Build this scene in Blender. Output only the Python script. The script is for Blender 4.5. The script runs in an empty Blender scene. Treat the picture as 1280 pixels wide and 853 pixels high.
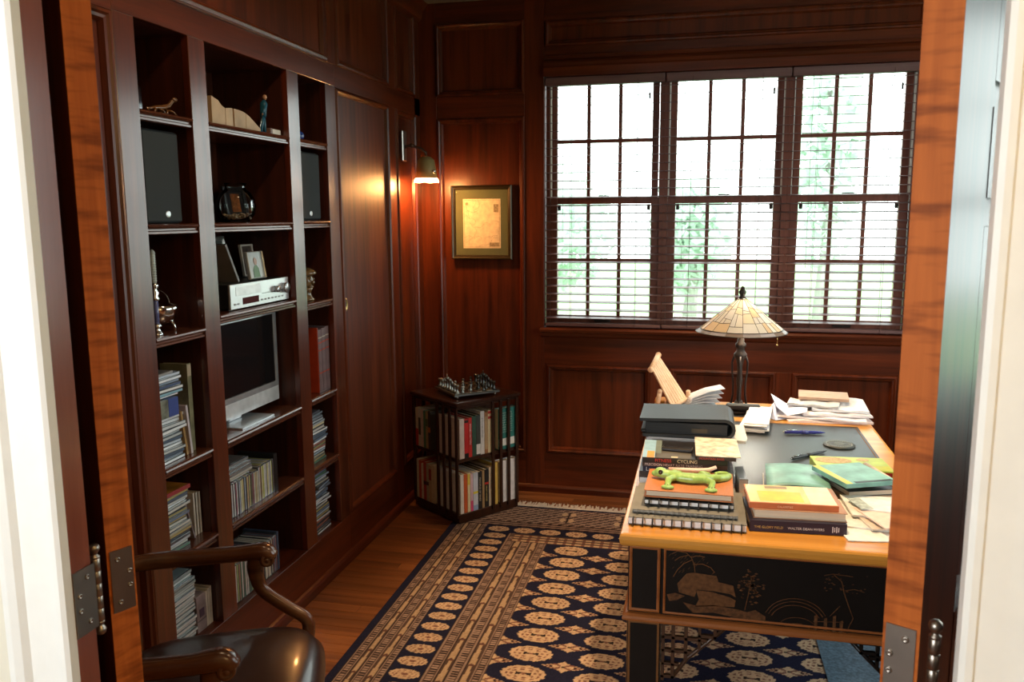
import bpy, math, random
import numpy as np
from mathutils import Vector, Matrix

random.seed(7)
SC = bpy.context.scene
COL = SC.collection
PI = math.pi

# ------------------------------------------------------------------ camera
cam_d = bpy.data.cameras.new('camera')
cam = bpy.data.objects.new('camera', cam_d)
COL.objects.link(cam)
cam_d.sensor_fit = 'HORIZONTAL'
cam_d.sensor_width = 36.0
cam_d.lens = 1035.0 / 1280.0 * 36.0
cam_d.clip_start = 0.05
cam_d.dof.use_dof = True
cam_d.dof.focus_distance = 2.9
cam_d.dof.aperture_fstop = 9.5
cam.matrix_world = Matrix(((0.97470317, -0.02755941, 0.22179768, 0.0),
                           (0.22341805, 0.14754901, -0.96349036, 0.0),
                           (-0.0061728, 0.98867071, 0.14997375, 1.6),
                           (0, 0, 0, 1)))
SC.camera = cam

# ------------------------------------------------------------------ world, lamps, exposure
W = bpy.data.worlds.new('overcast_sky')
SC.world = W
W.use_nodes = True
bg = W.node_tree.nodes['Background']
bg.inputs['Color'].default_value = (0.93, 1.0, 1.0, 1)
bg.inputs['Strength'].default_value = 6.0
SC.view_settings.view_transform = 'Standard'
SC.view_settings.look = 'None'
SC.view_settings.exposure = 0.0
SC.view_settings.gamma = 1.0
SC.view_settings.use_curve_mapping = False


def light(kind, name, loc, energy, color, target=None, **kw):
    d = bpy.data.lights.new(name, kind)
    d.energy = energy
    d.color = color
    for k, v in kw.items():
        setattr(d, k, v)
    o = bpy.data.objects.new(name, d)
    COL.objects.link(o)
    o.location = loc
    if target is not None:
        o.rotation_euler = (Vector(target) - Vector(loc)).to_track_quat('-Z', 'Y').to_euler()
    return o


WARM = (1.0, 0.69, 0.39)
# assumed recessed ceiling downlights over the desk and the rug, assumed hall daylight with no window built, an assumed hall ceiling lamp
light('SPOT', 'assumed_downlight_window', (0.27, 3.95, 2.70), 110, WARM, (0.22, 3.85, 0), spot_size=1.15, spot_blend=0.35, shadow_soft_size=0.035)
light('SPOT', 'assumed_downlight_desk', (0.18, 2.35, 2.70), 190, WARM, (0.14, 2.3, 0), spot_size=1.25, spot_blend=0.4, shadow_soft_size=0.035)
light('SPOT', 'assumed_downlight_rug', (-0.45, 2.75, 2.70), 80, WARM, (-0.5, 2.85, 0), spot_size=0.85, spot_blend=0.5, shadow_soft_size=0.04)
light('SPOT', 'shelf_warm_fill', (-0.95, 2.2, 2.70), 17, WARM, (-1.1, 2.2, 1.2), spot_size=2.6, spot_blend=0.5, shadow_soft_size=0.05)  # added wide warm fill for the upper wall and shelves, no fixture behind it
light('AREA', 'assumed_hall_daylight', (-1.9, -1.6, 1.7), 32, (0.93, 0.98, 1.0), (-0.7, 1.0, 1.5), shape='RECTANGLE', size=1.6, size_y=1.6, spread=1.5)  # bare area light for assumed hall daylight, no hall window exists
light('POINT', 'assumed_hall_lamp', (0.95, -0.1, 2.2), 25, (1.0, 0.66, 0.28), shadow_soft_size=0.12)  # assumed warm hall lamp out of view, no fixture built
# portal that guides sampling of the sky through the window
pl = light('AREA', 'window_portal', (0.08, 4.80, 1.66), 1, (1, 1, 1), (0.08, 3.0, 1.66), shape='RECTANGLE', size=2.0, size_y=1.45)
pl.data.cycles.is_portal = True
pl = light('AREA', 'assumed_window_portal', (2.06, 3.05, 1.62), 1, (1, 1, 1), (0.0, 3.05, 1.62), shape='RECTANGLE', size=2.2, size_y=1.6)  # sky portal at the assumed side window
pl.data.cycles.is_portal = True

# ------------------------------------------------------------------ materials
MATS = {}


def nodes(m):
    m.use_nodes = True
    nt = m.node_tree
    return nt, nt.nodes, nt.links, nt.nodes['Principled BSDF']


def pm(name, col, rough=0.5, metal=0.0, var=0.12, scale=25.0, bump=0.0, coat=0.0, stretch=(1, 1, 1), spec=0.5):
    """plain procedural surface: a colour broken up by noise, optional fine relief"""
    if name in MATS:
        return MATS[name]
    m = bpy.data.materials.new(name)
    nt, N, L, b = nodes(m)
    tc = N.new('ShaderNodeTexCoord')
    mp = N.new('ShaderNodeMapping')
    mp.inputs['Scale'].default_value = stretch
    L.new(tc.outputs['Object'], mp.inputs['Vector'])
    nz = N.new('ShaderNodeTexNoise')
    nz.inputs['Scale'].default_value = scale
    nz.inputs['Detail'].default_value = 3
    L.new(mp.outputs['Vector'], nz.inputs['Vector'])
    cr = N.new('ShaderNodeValToRGB')
    cr.color_ramp.elements[0].position = 0.3
    cr.color_ramp.elements[1].position = 0.7
    cr.color_ramp.elements[0].color = [c * (1 - var) for c in col] + [1]
    cr.color_ramp.elements[1].color = [min(1, c * (1 + var)) for c in col] + [1]
    L.new(nz.outputs['Fac'], cr.inputs['Fac'])
    L.new(cr.outputs['Color'], b.inputs['Base Color'])
    b.inputs['Roughness'].default_value = rough
    b.inputs['Metallic'].default_value = metal
    b.inputs['Coat Weight'].default_value = coat
    b.inputs['Coat Roughness'].default_value = 0.22 if name == 'desk_leather' else 0.08
    b.inputs['Specular IOR Level'].default_value = spec
    if bump:
        bp = N.new('ShaderNodeBump')
        bp.inputs['Strength'].default_value = bump
        bp.inputs['Distance'].default_value = 0.002
        L.new(nz.outputs['Fac'], bp.inputs['Height'])
        L.new(bp.outputs['Normal'], b.inputs['Normal'])
    MATS[name] = m
    return m


def wood(name, dark, light_, axis='Z', rough=0.35, coat=0.3, fine=1.0, curly=0.0, rnd=0.0, spec=0.4):
    """wood with the grain along one axis; curly adds cross bands of figure"""
    if name in MATS:
        return MATS[name]
    m = bpy.data.materials.new(name)
    nt, N, L, b = nodes(m)
    tc = N.new('ShaderNodeTexCoord')
    mp = N.new('ShaderNodeMapping')
    s = {'X': (1.2, 22, 22), 'Y': (22, 1.2, 22), 'Z': (22, 22, 1.2)}[axis]
    mp.inputs['Scale'].default_value = [q * fine for q in s]
    vec = tc.outputs['Object']
    if rnd:
        oi = N.new('ShaderNodeObjectInfo')
        ad = N.new('ShaderNodeVectorMath')
        ad.operation = 'ADD'
        ml = N.new('ShaderNodeMath')
        ml.operation = 'MULTIPLY'
        ml.inputs[1].default_value = 17.0
        L.new(oi.outputs['Random'], ml.inputs[0])
        L.new(vec, ad.inputs[0])
        L.new(ml.outputs[0], ad.inputs[1])
        vec = ad.outputs[0]
    L.new(vec, mp.inputs['Vector'])
    n1 = N.new('ShaderNodeTexNoise')
    n1.inputs['Scale'].default_value = 1.0
    n1.inputs['Detail'].default_value = 6
    n1.inputs['Roughness'].default_value = 0.65
    n1.inputs['Distortion'].default_value = 0.4
    L.new(mp.outputs['Vector'], n1.inputs['Vector'])
    cr = N.new('ShaderNodeValToRGB')
    cr.color_ramp.elements[0].position = 0.28
    cr.color_ramp.elements[1].position = 0.72
    cr.color_ramp.elements[0].color = list(dark) + [1]
    cr.color_ramp.elements[1].color = list(light_) + [1]
    L.new(n1.outputs['Fac'], cr.inputs['Fac'])
    colour = cr.outputs['Color']
    if curly or rnd:
        mx = N.new('ShaderNodeMix')
        mx.data_type = 'RGBA'
        mx.blend_type = 'MULTIPLY'
        L.new(colour, mx.inputs['A'])
        if curly:
            mp2 = N.new('ShaderNodeMapping')
            mp2.inputs['Scale'].default_value = {'Z': (9, 9, 52), 'Y': (9, 52, 9), 'X': (52, 9, 9)}[axis]
            L.new(tc.outputs['Object'], mp2.inputs['Vector'])
            n2 = N.new('ShaderNodeTexNoise')
            n2.inputs['Scale'].default_value = 1.0
            n2.inputs['Detail'].default_value = 3
            L.new(mp2.outputs['Vector'], n2.inputs['Vector'])
            c2 = N.new('ShaderNodeValToRGB')
            c2.color_ramp.elements[0].position = 0.33
            c2.color_ramp.elements[1].position = 0.52
            c2.color_ramp.elements[0].color = (0.42, 0.36, 0.30, 1)
            c2.color_ramp.elements[1].color = (1, 1, 1, 1)
            L.new(n2.outputs['Fac'], c2.inputs['Fac'])
            L.new(c2.outputs['Color'], mx.inputs['B'])
            mx.inputs['Factor'].default_value = curly
        else:
            mr = N.new('ShaderNodeMapRange')
            mr.inputs['To Min'].default_value = 1 - rnd
            mr.inputs['To Max'].default_value = 1 + rnd
            L.new(oi.outputs['Random'], mr.inputs['Value'])
            L.new(mr.outputs['Result'], mx.inputs['B'])
            mx.inputs['Factor'].default_value = 1.0
        colour = mx.outputs['Result']
    L.new(colour, b.inputs['Base Color'])
    b.inputs['Roughness'].default_value = rough
    b.inputs['Coat Weight'].default_value = coat
    b.inputs['Coat Roughness'].default_value = 0.2
    b.inputs['Specular IOR Level'].default_value = spec
    MATS[name] = m
    return m


def glass(name, tint=(1, 1, 1), rough=0.0, refl=0.12):
    if name in MATS:
        return MATS[name]
    m = bpy.data.materials.new(name)
    m.use_nodes = True
    nt = m.node_tree
    N, L = nt.nodes, nt.links
    N.remove(N['Principled BSDF'])
    out = N['Material Output']
    t = N.new('ShaderNodeBsdfTransparent')
    nz = N.new('ShaderNodeTexNoise')
    nz.inputs['Scale'].default_value = 3.0
    cr = N.new('ShaderNodeValToRGB')
    cr.color_ramp.elements[0].color = [c * 0.97 for c in tint] + [1]
    cr.color_ramp.elements[1].color = list(tint) + [1]
    L.new(nz.outputs['Fac'], cr.inputs['Fac'])
    L.new(cr.outputs['Color'], t.inputs['Color'])
    g = N.new('ShaderNodeBsdfGlossy')
    g.inputs['Roughness'].default_value = rough
    fr = N.new('ShaderNodeLayerWeight')
    fr.inputs['Blend'].default_value = refl
    mx = N.new('ShaderNodeMixShader')
    L.new(fr.outputs['Fresnel'], mx.inputs['Fac'])
    L.new(t.outputs['BSDF'], mx.inputs[1])
    L.new(g.outputs['BSDF'], mx.inputs[2])
    L.new(mx.outputs['Shader'], out.inputs['Surface'])
    MATS[name] = m
    return m


def translucent(name, col, mixf=0.55, rough=0.3):
    if name in MATS:
        return MATS[name]
    m = bpy.data.materials.new(name)
    nt, N, L, b = nodes(m)
    out = N['Material Output']
    nz = N.new('ShaderNodeTexNoise')
    nz.inputs['Scale'].default_value = 30.0
    cr = N.new('ShaderNodeValToRGB')
    cr.color_ramp.elements[0].color = [c * 0.8 for c in col] + [1]
    cr.color_ramp.elements[1].color = list(col) + [1]
    L.new(nz.outputs['Fac'], cr.inputs['Fac'])
    L.new(cr.outputs['Color'], b.inputs['Base Color'])
    b.inputs['Roughness'].default_value = rough
    tr = N.new('ShaderNodeBsdfTranslucent')
    L.new(cr.outputs['Color'], tr.inputs['Color'])
    mx = N.new('ShaderNodeMixShader')
    mx.inputs['Fac'].default_value = mixf
    L.new(b.outputs['BSDF'], mx.inputs[1])
    L.new(tr.outputs['BSDF'], mx.inputs[2])
    L.new(mx.outputs['Shader'], out.inputs['Surface'])
    MATS[name] = m
    return m


def emis(name, col, strength):
    if name in MATS:
        return MATS[name]
    m = bpy.data.materials.new(name)
    nt, N, L, b = nodes(m)
    b.inputs['Base Color'].default_value = list(col) + [1]
    b.inputs['Emission Color'].default_value = list(col) + [1]
    b.inputs['Emission Strength'].default_value = strength
    MATS[name] = m
    return m


CH_D, CH_L = (0.036, 0.0068, 0.0020), (0.150, 0.027, 0.0060)
cherry = {a: wood('cherry_' + a, CH_D, CH_L, a, rough=0.36, coat=0.16, spec=0.3) for a in 'XYZ'}
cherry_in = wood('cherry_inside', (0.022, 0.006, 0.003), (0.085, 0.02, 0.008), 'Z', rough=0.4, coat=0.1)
curly = wood('curly_cherry', (0.34, 0.075, 0.012), (0.62, 0.165, 0.028), 'Z', rough=0.55, coat=0.0, curly=0.85, spec=0.15)
jambw = wood('jamb_cherry', (0.17, 0.045, 0.026), (0.28, 0.08, 0.045), 'Z', rough=0.22, coat=0.55)
sashw = wood('sash_cherry_glare', (0.11, 0.030, 0.016), (0.26, 0.080, 0.046), 'Z', rough=0.4, coat=0.1)  # cherry lightened so its colour carries the glare of the window
mahog = wood('mahogany', (0.012, 0.004, 0.002), (0.05, 0.014, 0.006), 'Z', rough=0.28, coat=0.3)
walnut = wood('chair_walnut', (0.030, 0.009, 0.003), (0.13, 0.042, 0.012), 'X', rough=0.25, coat=0.4)
oak = wood('oak_strip', (0.095, 0.028, 0.009), (0.26, 0.09, 0.028), 'X', rough=0.3, coat=0.25, rnd=0.28)
desk_wood = wood('desk_honey_wood', (0.44, 0.17, 0.022), (0.72, 0.33, 0.055), 'X', rough=0.32, coat=0.25)
desk_wood_y = wood('desk_honey_wood_y', (0.42, 0.19, 0.045), (0.70, 0.37, 0.10), 'Y', rough=0.28, coat=0.5)
gilt_wood = wood('desk_rust_wood', (0.17, 0.048, 0.010), (0.33, 0.11, 0.028), 'X', rough=0.42, coat=0.0, spec=0.25)
pine = wood('pale_pine', (0.60, 0.36, 0.20), (0.86, 0.62, 0.42), 'X', rough=0.5, coat=0.0)
slatw = wood('blind_slat_wood', (0.10, 0.050, 0.046), (0.18, 0.095, 0.088), 'X', rough=0.5, coat=0.0, spec=0.3)
black_lac = pm('black_lacquer', (0.007, 0.006, 0.005), 0.35, coat=0.0, spec=0.25)
gold = pm('faded_gold_paint', (0.15, 0.062, 0.018), 0.6, spec=0.2)
leather_b = pm('desk_leather', (0.022, 0.027, 0.03), 0.40, coat=0.10, spec=0.4, bump=0.05, scale=120)
leather_c = pm('oxblood_leather', (0.020, 0.008, 0.006), 0.30, coat=0.3, bump=0.10, scale=60)
white_paint = pm('white_trim_paint', (0.86, 0.86, 0.82), 0.4, var=0.02)
wall_paint = pm('hall_wall_paint', (0.80, 0.75, 0.62), 0.6, var=0.02)
paper = pm('paper', (0.82, 0.80, 0.78), 0.7, var=0.04)
paper2 = pm('cream_paper', (0.74, 0.64, 0.50), 0.7, var=0.06)
pages = pm('page_block', (0.66, 0.55, 0.40), 0.8, var=0.12, scale=6, stretch=(1, 1, 60))
black_p = pm('black_plastic', (0.012, 0.012, 0.013), 0.35)
black_c = pm('black_cloth', (0.008, 0.009, 0.010), 0.8, bump=0.1, scale=300)
steel = pm('brushed_nickel', (0.33, 0.29, 0.25), 0.33, metal=1.0, var=0.06)
silver = pm('silver', (0.78, 0.78, 0.78), 0.14, metal=1.0, var=0.03)
pewter = pm('pewter', (0.34, 0.36, 0.34), 0.3, metal=1.0, var=0.1)
brass = pm('aged_brass', (0.45, 0.32, 0.12), 0.35, metal=1.0)
bronze = pm('dark_bronze', (0.035, 0.025, 0.02), 0.4, metal=0.6)
alu = pm('aluminium', (0.72, 0.73, 0.75), 0.3, metal=0.7, var=0.03)


def colm(rgb, rough=0.5, coat=0.1):
    """a printed colour (books, cases, small things)"""
    k = 'print_%02x%02x%02x' % tuple(int(max(0, min(1, c)) * 255) for c in rgb)
    return pm(k, rgb, rough, coat=coat, var=0.10, scale=40)


def srgb(r, g, b):
    f = lambda c: (c / 255 / 12.92) if c / 255 <= 0.04045 else ((c / 255 + 0.055) / 1.055) ** 2.4
    return (f(r), f(g), f(b))


# ------------------------------------------------------------------ mesh helpers
class MB:
    def __init__(s):
        s.v, s.f, s.m, s.sm = [], [], [], []

    def add(s, vs, fs, mi=0, smooth=False):
        o = len(s.v)
        s.v += [tuple(p) for p in vs]
        s.f += [tuple(i + o for i in f) for f in fs]
        s.m += [mi] * len(fs)
        s.sm += [smooth] * len(fs)
        return s

    def box(s, c, size, rot=None, bev=0.0, mi=0):
        hx, hy, hz = [q / 2 for q in size]
        b = min(bev, hx * .9, hy * .9, hz * .9)
        R = rot if rot is not None else Matrix.Identity(3)
        c = Vector(c)
        if b <= 0:
            vs = [R @ Vector((x * hx, y * hy, z * hz)) + c for x in (-1, 1) for y in (-1, 1) for z in (-1, 1)]
            fs = [(0, 1, 3, 2), (4, 6, 7, 5), (0, 4, 5, 1), (2, 3, 7, 6), (0, 2, 6, 4), (1, 5, 7, 3)]
            return s.add(vs, fs, mi)
        vs, ix = [], {}
        for x in (-1, 1):
            for y in (-1, 1):
                for z in (-1, 1):
                    for a in range(3):
                        p = [x * (hx - b), y * (hy - b), z * (hz - b)]
                        p[a] = (x * hx, y * hy, z * hz)[a]
                        ix[x, y, z, a] = len(vs)
                        vs.append(R @ Vector(p) + c)
        fs = []
        for a in range(3):
            o1, o2 = (a + 1) % 3, (a + 2) % 3
            for sg in (-1, 1):
                q = []
                for (i, j) in ((-1, -1), (1, -1), (1, 1), (-1, 1)):
                    k = [0, 0, 0]
                    k[a], k[o1], k[o2] = sg, i, j
                    q.append(ix[k[0], k[1], k[2], a])
                fs.append(tuple(q if sg > 0 else q[::-1]))
        for a in range(3):
            o1, o2 = (a + 1) % 3, (a + 2) % 3
            for i in (-1, 1):
                for j in (-1, 1):
                    q = []
                    for (k, ax) in ((-1, o1), (1, o1), (1, o2), (-1, o2)):
                        t = [0, 0, 0]
                        t[a], t[o1], t[o2] = k, i, j
                        q.append(ix[t[0], t[1], t[2], ax])
                    fs.append(tuple(q))
        for x in (-1, 1):
            for y in (-1, 1):
                for z in (-1, 1):
                    fs.append(tuple(ix[x, y, z, a] for a in range(3)))
        return s.add(vs, fs, mi)

    def bb(s, x0, x1, y0, y1, z0, z1, bev=0.0, mi=0):
        return s.box(((x0 + x1) / 2, (y0 + y1) / 2, (z0 + z1) / 2), (abs(x1 - x0), abs(y1 - y0), abs(z1 - z0)), None, bev, mi)

    def sweep(s, pts, sizes, up=(0, 0, 1), n=12, mi=0, square=0.0, caps=True):
        """tube through pts, with a (half width, half height) per point; square > 0 squares the section"""
        P = [Vector(p) for p in pts]
        k = len(P)
        vs = []
        for i in range(k):
            t = (P[min(i + 1, k - 1)] - P[max(i - 1, 0)]).normalized()
            u = Vector(up)
            side = t.cross(u)
            if side.length < 1e-4:
                side = t.cross(Vector((0, 1, 0.01)))
            side.normalize()
            u2 = side.cross(t).normalized()
            a, b = sizes[i] if hasattr(sizes[i], '__len__') else (sizes[i], sizes[i])
            for j in range(n):
                w = 2 * PI * j / n
                cx_, sy_ = math.cos(w), math.sin(w)
                if square:
                    e = 2 / (2 + square)
                    cx_ = math.copysign(abs(cx_) ** e, cx_)
                    sy_ = math.copysign(abs(sy_) ** e, sy_)
                vs.append(P[i] + side * (a * cx_) + u2 * (b * sy_))
        fs = [(i * n + j, i * n + (j + 1) % n, (i + 1) * n + (j + 1) % n, (i + 1) * n + j) for i in range(k - 1) for j in range(n)]
        s.add(vs, fs, mi, True)
        if caps:
            o = len(s.v) - len(vs)
            s.f += [tuple(o + j for j in range(n))[::-1], tuple(o + (k - 1) * n + j for j in range(n))]
            s.m += [mi, mi]
            s.sm += [False, False]
        return s

    def lathe(s, c, prof, n=24, mi=0, axis=None, smooth=True, close=True):
        """prof: (radius, height) from the bottom up"""
        c = Vector(c)
        R = Vector(axis).to_track_quat('Z', 'Y').to_matrix() if axis else Matrix.Identity(3)
        vs = []
        for r, h in prof:
            for j in range(n):
                w = 2 * PI * j / n
                vs.append(R @ Vector((r * math.cos(w), r * math.sin(w), h)) + c)
        k = len(prof)
        fs = [(i * n + j, i * n + (j + 1) % n, (i + 1) * n + (j + 1) % n, (i + 1) * n + j) for i in range(k - 1) for j in range(n)]
        s.add(vs, fs, mi, smooth)
        if close:
            o = len(s.v) - len(vs)
            if prof[0][0] > 1e-5:
                s.f.append(tuple(o + j for j in range(n))[::-1]); s.m.append(mi); s.sm.append(False)
            if prof[-1][0] > 1e-5:
                s.f.append(tuple(o + (k - 1) * n + j for j in range(n))); s.m.append(mi); s.sm.append(False)
        return s

    def ball(s, c, r, n=12, mi=0, sq=(1, 1, 1), rot=None):
        k = max(4, n // 2)
        R = rot if rot is not None else Matrix.Identity(3)
        o = len(s.v)
        s.lathe((0, 0, 0), [(r * math.sin(PI * i / k) + 1e-6, -r * math.cos(PI * i / k)) for i in range(k + 1)], n, mi, close=False)
        for i in range(o, len(s.v)):
            v = s.v[i]
            s.v[i] = tuple(R @ Vector((v[0] * sq[0], v[1] * sq[1], v[2] * sq[2])) + Vector(c))
        return s

    def prism(s, poly, z0, z1, mi=0, fn=None):
        """extrude polygon (list of (u,v)) between w0 and w1; fn maps (u,v,w) to a point"""
        fn = fn or (lambda u, v, w: (u, v, w))
        n = len(poly)
        vs = [fn(u, v, z0) for u, v in poly] + [fn(u, v, z1) for u, v in poly]
        fs = [tuple(range(n))[::-1], tuple(range(n, 2 * n))] + [(i, (i + 1) % n, n + (i + 1) % n, n + i) for i in range(n)]
        return s.add(vs, fs, mi)

    def ring(s, fn, u0, u1, v0, v1, prof, mi=0):
        """mitred frame: prof is a closed section of (inset, height)"""
        k = len(prof)
        vs = []
        for cu, cv, du, dv in ((u0, v0, 1, 1), (u1, v0, -1, 1), (u1, v1, -1, -1), (u0, v1, 1, -1)):
            for a, h in prof:
                vs.append(fn(cu + du * a, cv + dv * a, h))
        fs = [(q * k + i, q * k + (i + 1) % k, ((q + 1) % 4) * k + (i + 1) % k, ((q + 1) % 4) * k + i) for q in range(4) for i in range(k)]
        return s.add(vs, fs, mi)

    def tri(s):
        return sum(len(f) - 2 for f in s.f)

    def build(s, name, mats, parent=None, label=None, cat=None, group=None, kind=None, origin=None):
        inv = None
        if parent is not None:
            inv = wm(parent).inverted()
        elif origin is None and cat is not None:
            xs = np.array(s.v)
            origin = ((xs[:, 0].min() + xs[:, 0].max()) / 2, (xs[:, 1].min() + xs[:, 1].max()) / 2, xs[:, 2].min())
        vs = s.v
        if inv is not None:
            vs = [tuple(inv @ Vector(p)) for p in s.v]
        elif origin is not None:
            vs = [(p[0] - origin[0], p[1] - origin[1], p[2] - origin[2]) for p in s.v]
        me = bpy.data.meshes.new(name)
        me.from_pydata(vs, [], s.f)
        for m in (mats if isinstance(mats, (list, tuple)) else [mats]):
            me.materials.append(m)
        me.polygons.foreach_set('material_index', s.m)
        me.polygons.foreach_set('use_smooth', s.sm)
        import bmesh
        bm = bmesh.new()
        bm.from_mesh(me)
        bmesh.ops.recalc_face_normals(bm, faces=bm.faces)
        bm.to_mesh(me)
        bm.free()
        o = bpy.data.objects.new(name, me)
        COL.objects.link(o)
        if parent is not None:
            o.parent = parent
        elif origin is not None:
            o.location = origin
        return tag(o, label, cat, group, kind)


def wm(o):
    """world matrix of an object from its own and its parents' transforms"""
    M = Matrix.LocRotScale(o.location, o.rotation_euler, o.scale)
    return wm(o.parent) @ M if o.parent else M


def tag(o, label=None, cat=None, group=None, kind=None):
    if label: o['label'] = label
    if cat: o['category'] = cat
    if group: o['group'] = group
    if kind: o['kind'] = kind
    return o


def thing(name, loc, label=None, cat=None, group=None, kind=None, rz=0.0):
    o = bpy.data.objects.new(name, None)
    COL.objects.link(o)
    o.empty_display_size = 0.05
    o.location = loc
    o.rotation_euler = (0, 0, rz)
    return tag(o, label, cat, group, kind)


def copy_tree(o, loc=None, rz=None, label=None, group=None, parent=None):
    c = o.copy()
    COL.objects.link(c)
    if parent: c.parent = parent
    if loc is not None: c.location = loc
    if rz is not None: c.rotation_euler = (0, 0, rz)
    if label: c['label'] = label
    if group: c['group'] = group
    for ch in list(o.children):
        copy_tree(ch, parent=c)
    return c


def text(body, parent, loc, xdir, ydir, size, mat, name='lettering', align='LEFT', depth=0.0002):
    cu = bpy.data.curves.new(name, 'FONT')
    cu.body = body
    cu.size = size
    cu.align_x = align
    cu.extrude = depth
    cu.materials.append(mat)
    tmp = bpy.data.objects.new(name + '_curve', cu)
    me = bpy.data.meshes.new_from_object(tmp)
    bpy.data.objects.remove(tmp)
    bpy.data.curves.remove(cu)
    o = bpy.data.objects.new(name, me)
    COL.objects.link(o)
    X = Vector(xdir).normalized()
    Y = Vector(ydir).normalized()
    Z = X.cross(Y).normalized()
    Y = Z.cross(X)
    M = Matrix.Translation(Vector(loc)) @ Matrix((X, Y, Z)).transposed().to_4x4()
    if parent is not None:
        M = wm(parent).inverted() @ M
        o.parent = parent
    o.matrix_local = M
    return o


def rotz(a):
    return Matrix.Rotation(a, 3, 'Z')


XL = -1.58          # face of the panelled wall with the bookcase
YB = 4.58           # face of the window wall
KB = YB / 4.43
Lw = lambda u, v, w: (XL + w, u, v)      # wall with bookcase: u along y, v up, w out into the room
Bw = lambda u, v, w: (u, YB - w, v)      # window wall: u along x
bx = lambda x, y=YB: x * y / 4.43         # widths measured on a reference plane, carried to depth y
bz = lambda z, y=YB: 1.6 + (z - 1.6) * y / 4.43
MOULD = [(0, 0), (0.004, 0.008), (0.012, 0.010), (0.018, 0.004), (0.026, 0.002), (0.034, -0.012), (0.034, -0.02), (0, -0.02)]

# ================================================================== THE ROOM
# floor: strip oak laid across the room, every board a part
fl = MB().bb(-2.0, 2.0, 1.02, 4.75, -0.06, -0.012).build('floor', oak, kind='structure')
hallf = MB().bb(-2.4, 2.4, -2.6, 1.02, -0.06, 0.0).build('floor_hall', oak, kind='structure')
rf = random.Random(3)
yy, row = 1.03, 0
while yy < 4.60:
    w = 0.062
    x = XL - 0.02
    first = True
    while x < 1.9:
        ln = rf.uniform(0.25, 1.0) if first else rf.uniform(0.8, 1.7)
        first = False
        x1 = min(1.9, x + ln)
        MB().box(((x + x1) / 2, yy + w / 2, -0.006), (x1 - x - 0.0012, w - 0.0012, 0.012), None, 0.0012).build('plank', oak, fl)
        x = x1
    yy += w
MB().bb(-2.0, 2.0, 1.02, 4.75, 2.76, 2.84).build('ceiling', pm('ceiling_paint', (0.30, 0.20, 0.13), 0.6), kind='structure')
MB().bb(-2.4, 2.4, -2.6, 1.02, 2.76, 2.84).build('ceiling_hall', wall_paint, kind='structure')
MB().bb(-2.4, -2.32, -2.6, 1.0, 0, 2.76).build('wall_hall_left', wall_paint, kind='structure')
MB().bb(2.32, 2.4, -2.6, 1.0, 0, 2.76).build('wall_hall_right', wall_paint, kind='structure')
MB().bb(-2.4, 2.4, -2.6, -2.52, 0, 2.76).build('wall_hall_back', wall_paint, kind='structure')

# doorway wall with its two jambs and white casings
wf = thing('wall_front', (0, 1.04, 0), kind='structure')
mb = MB()
mb.bb(-2.4, -0.952, 0.995, 1.045, 0, 2.76)
mb.bb(0.352, 2.4, 0.995, 1.045, 0, 2.76)
mb.bb(-0.952, 0.352, 0.995, 1.045, 2.48, 2.76)
mb.build('plaster', wall_paint, wf)
wfr = MB()
wfr.bb(-2.0, -0.952, 1.046, 1.058, 0, 2.76).bb(0.353, 2.0, 1.046, 1.058, 0, 2.76).bb(-0.952, 0.353, 1.046, 1.058, 2.49, 2.76)
wfr.build('panelling', cherry['Z'], wf)
t1 = thing('trim_1', (-0.94, 1.04, 0), kind='structure')
MB().bb(-0.950, -0.9115, 0.986, 1.039, 0, 2.46).build('jamb', jambw, t1)
MB().bb(-0.9115, -0.909, 0.986, 1.024, 0, 2.46, 0.001).build('door_stop', jambw, t1)
t2 = thing('trim_2', (0.31, 1.04, 0), kind='structure')
jgloss = wood('jamb_gloss', (0.03, 0.008, 0.004), (0.06, 0.016, 0.008), 'Z', rough=0.13, coat=0.9)
MB().bb(0.330, 0.352, 0.985, 1.058, 0, 2.46).build('jamb', jgloss, t2)
t3 = thing('trim_3', (-0.3, 1.04, 2.45), kind='structure')
MB().bb(-0.951, 0.351, 0.987, 1.05, 2.461, 2.49).build('head_jamb', jambw, t3)


def casing(x_in, sgn, t):
    """moulded door casing on the hall side: section over width, extruded in z"""
    pr = [(0.004, 0), (0.004, 0.016), (0.010, 0.020), (0.018, 0.020), (0.022, 0.015), (0.050, 0.016), (0.072, 0.018), (0.080, 0.026),
          (0.092, 0.030), (0.104, 0.028), (0.110, 0.022), (0.110, 0)]
    poly = [(x_in + sgn * a, 0.995 - h) for a, h in pr]
    MB().prism(poly, 0, 2.52).build('casing', white_paint, t)


casing(-0.9045, -1, thing('trim_4', (-0.98, 0.98, 0), kind='structure'))
casing(0.296, 1, thing('trim_5', (0.35, 0.98, 0), kind='structure'))
MB().bb(-1.04, 0.41, 0.968, 0.995, 2.52, 2.64, 0.006).build('trim_6', white_paint, kind='structure')


def screw(mb, c, nrm, r=0.0045):
    mb.lathe(c, [(r, 0), (r, 0.0012), (r * 0.55, 0.0018), (r * 0.4, 0.0008), (0.0001, 0.0008)], 10, axis=nrm)


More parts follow.
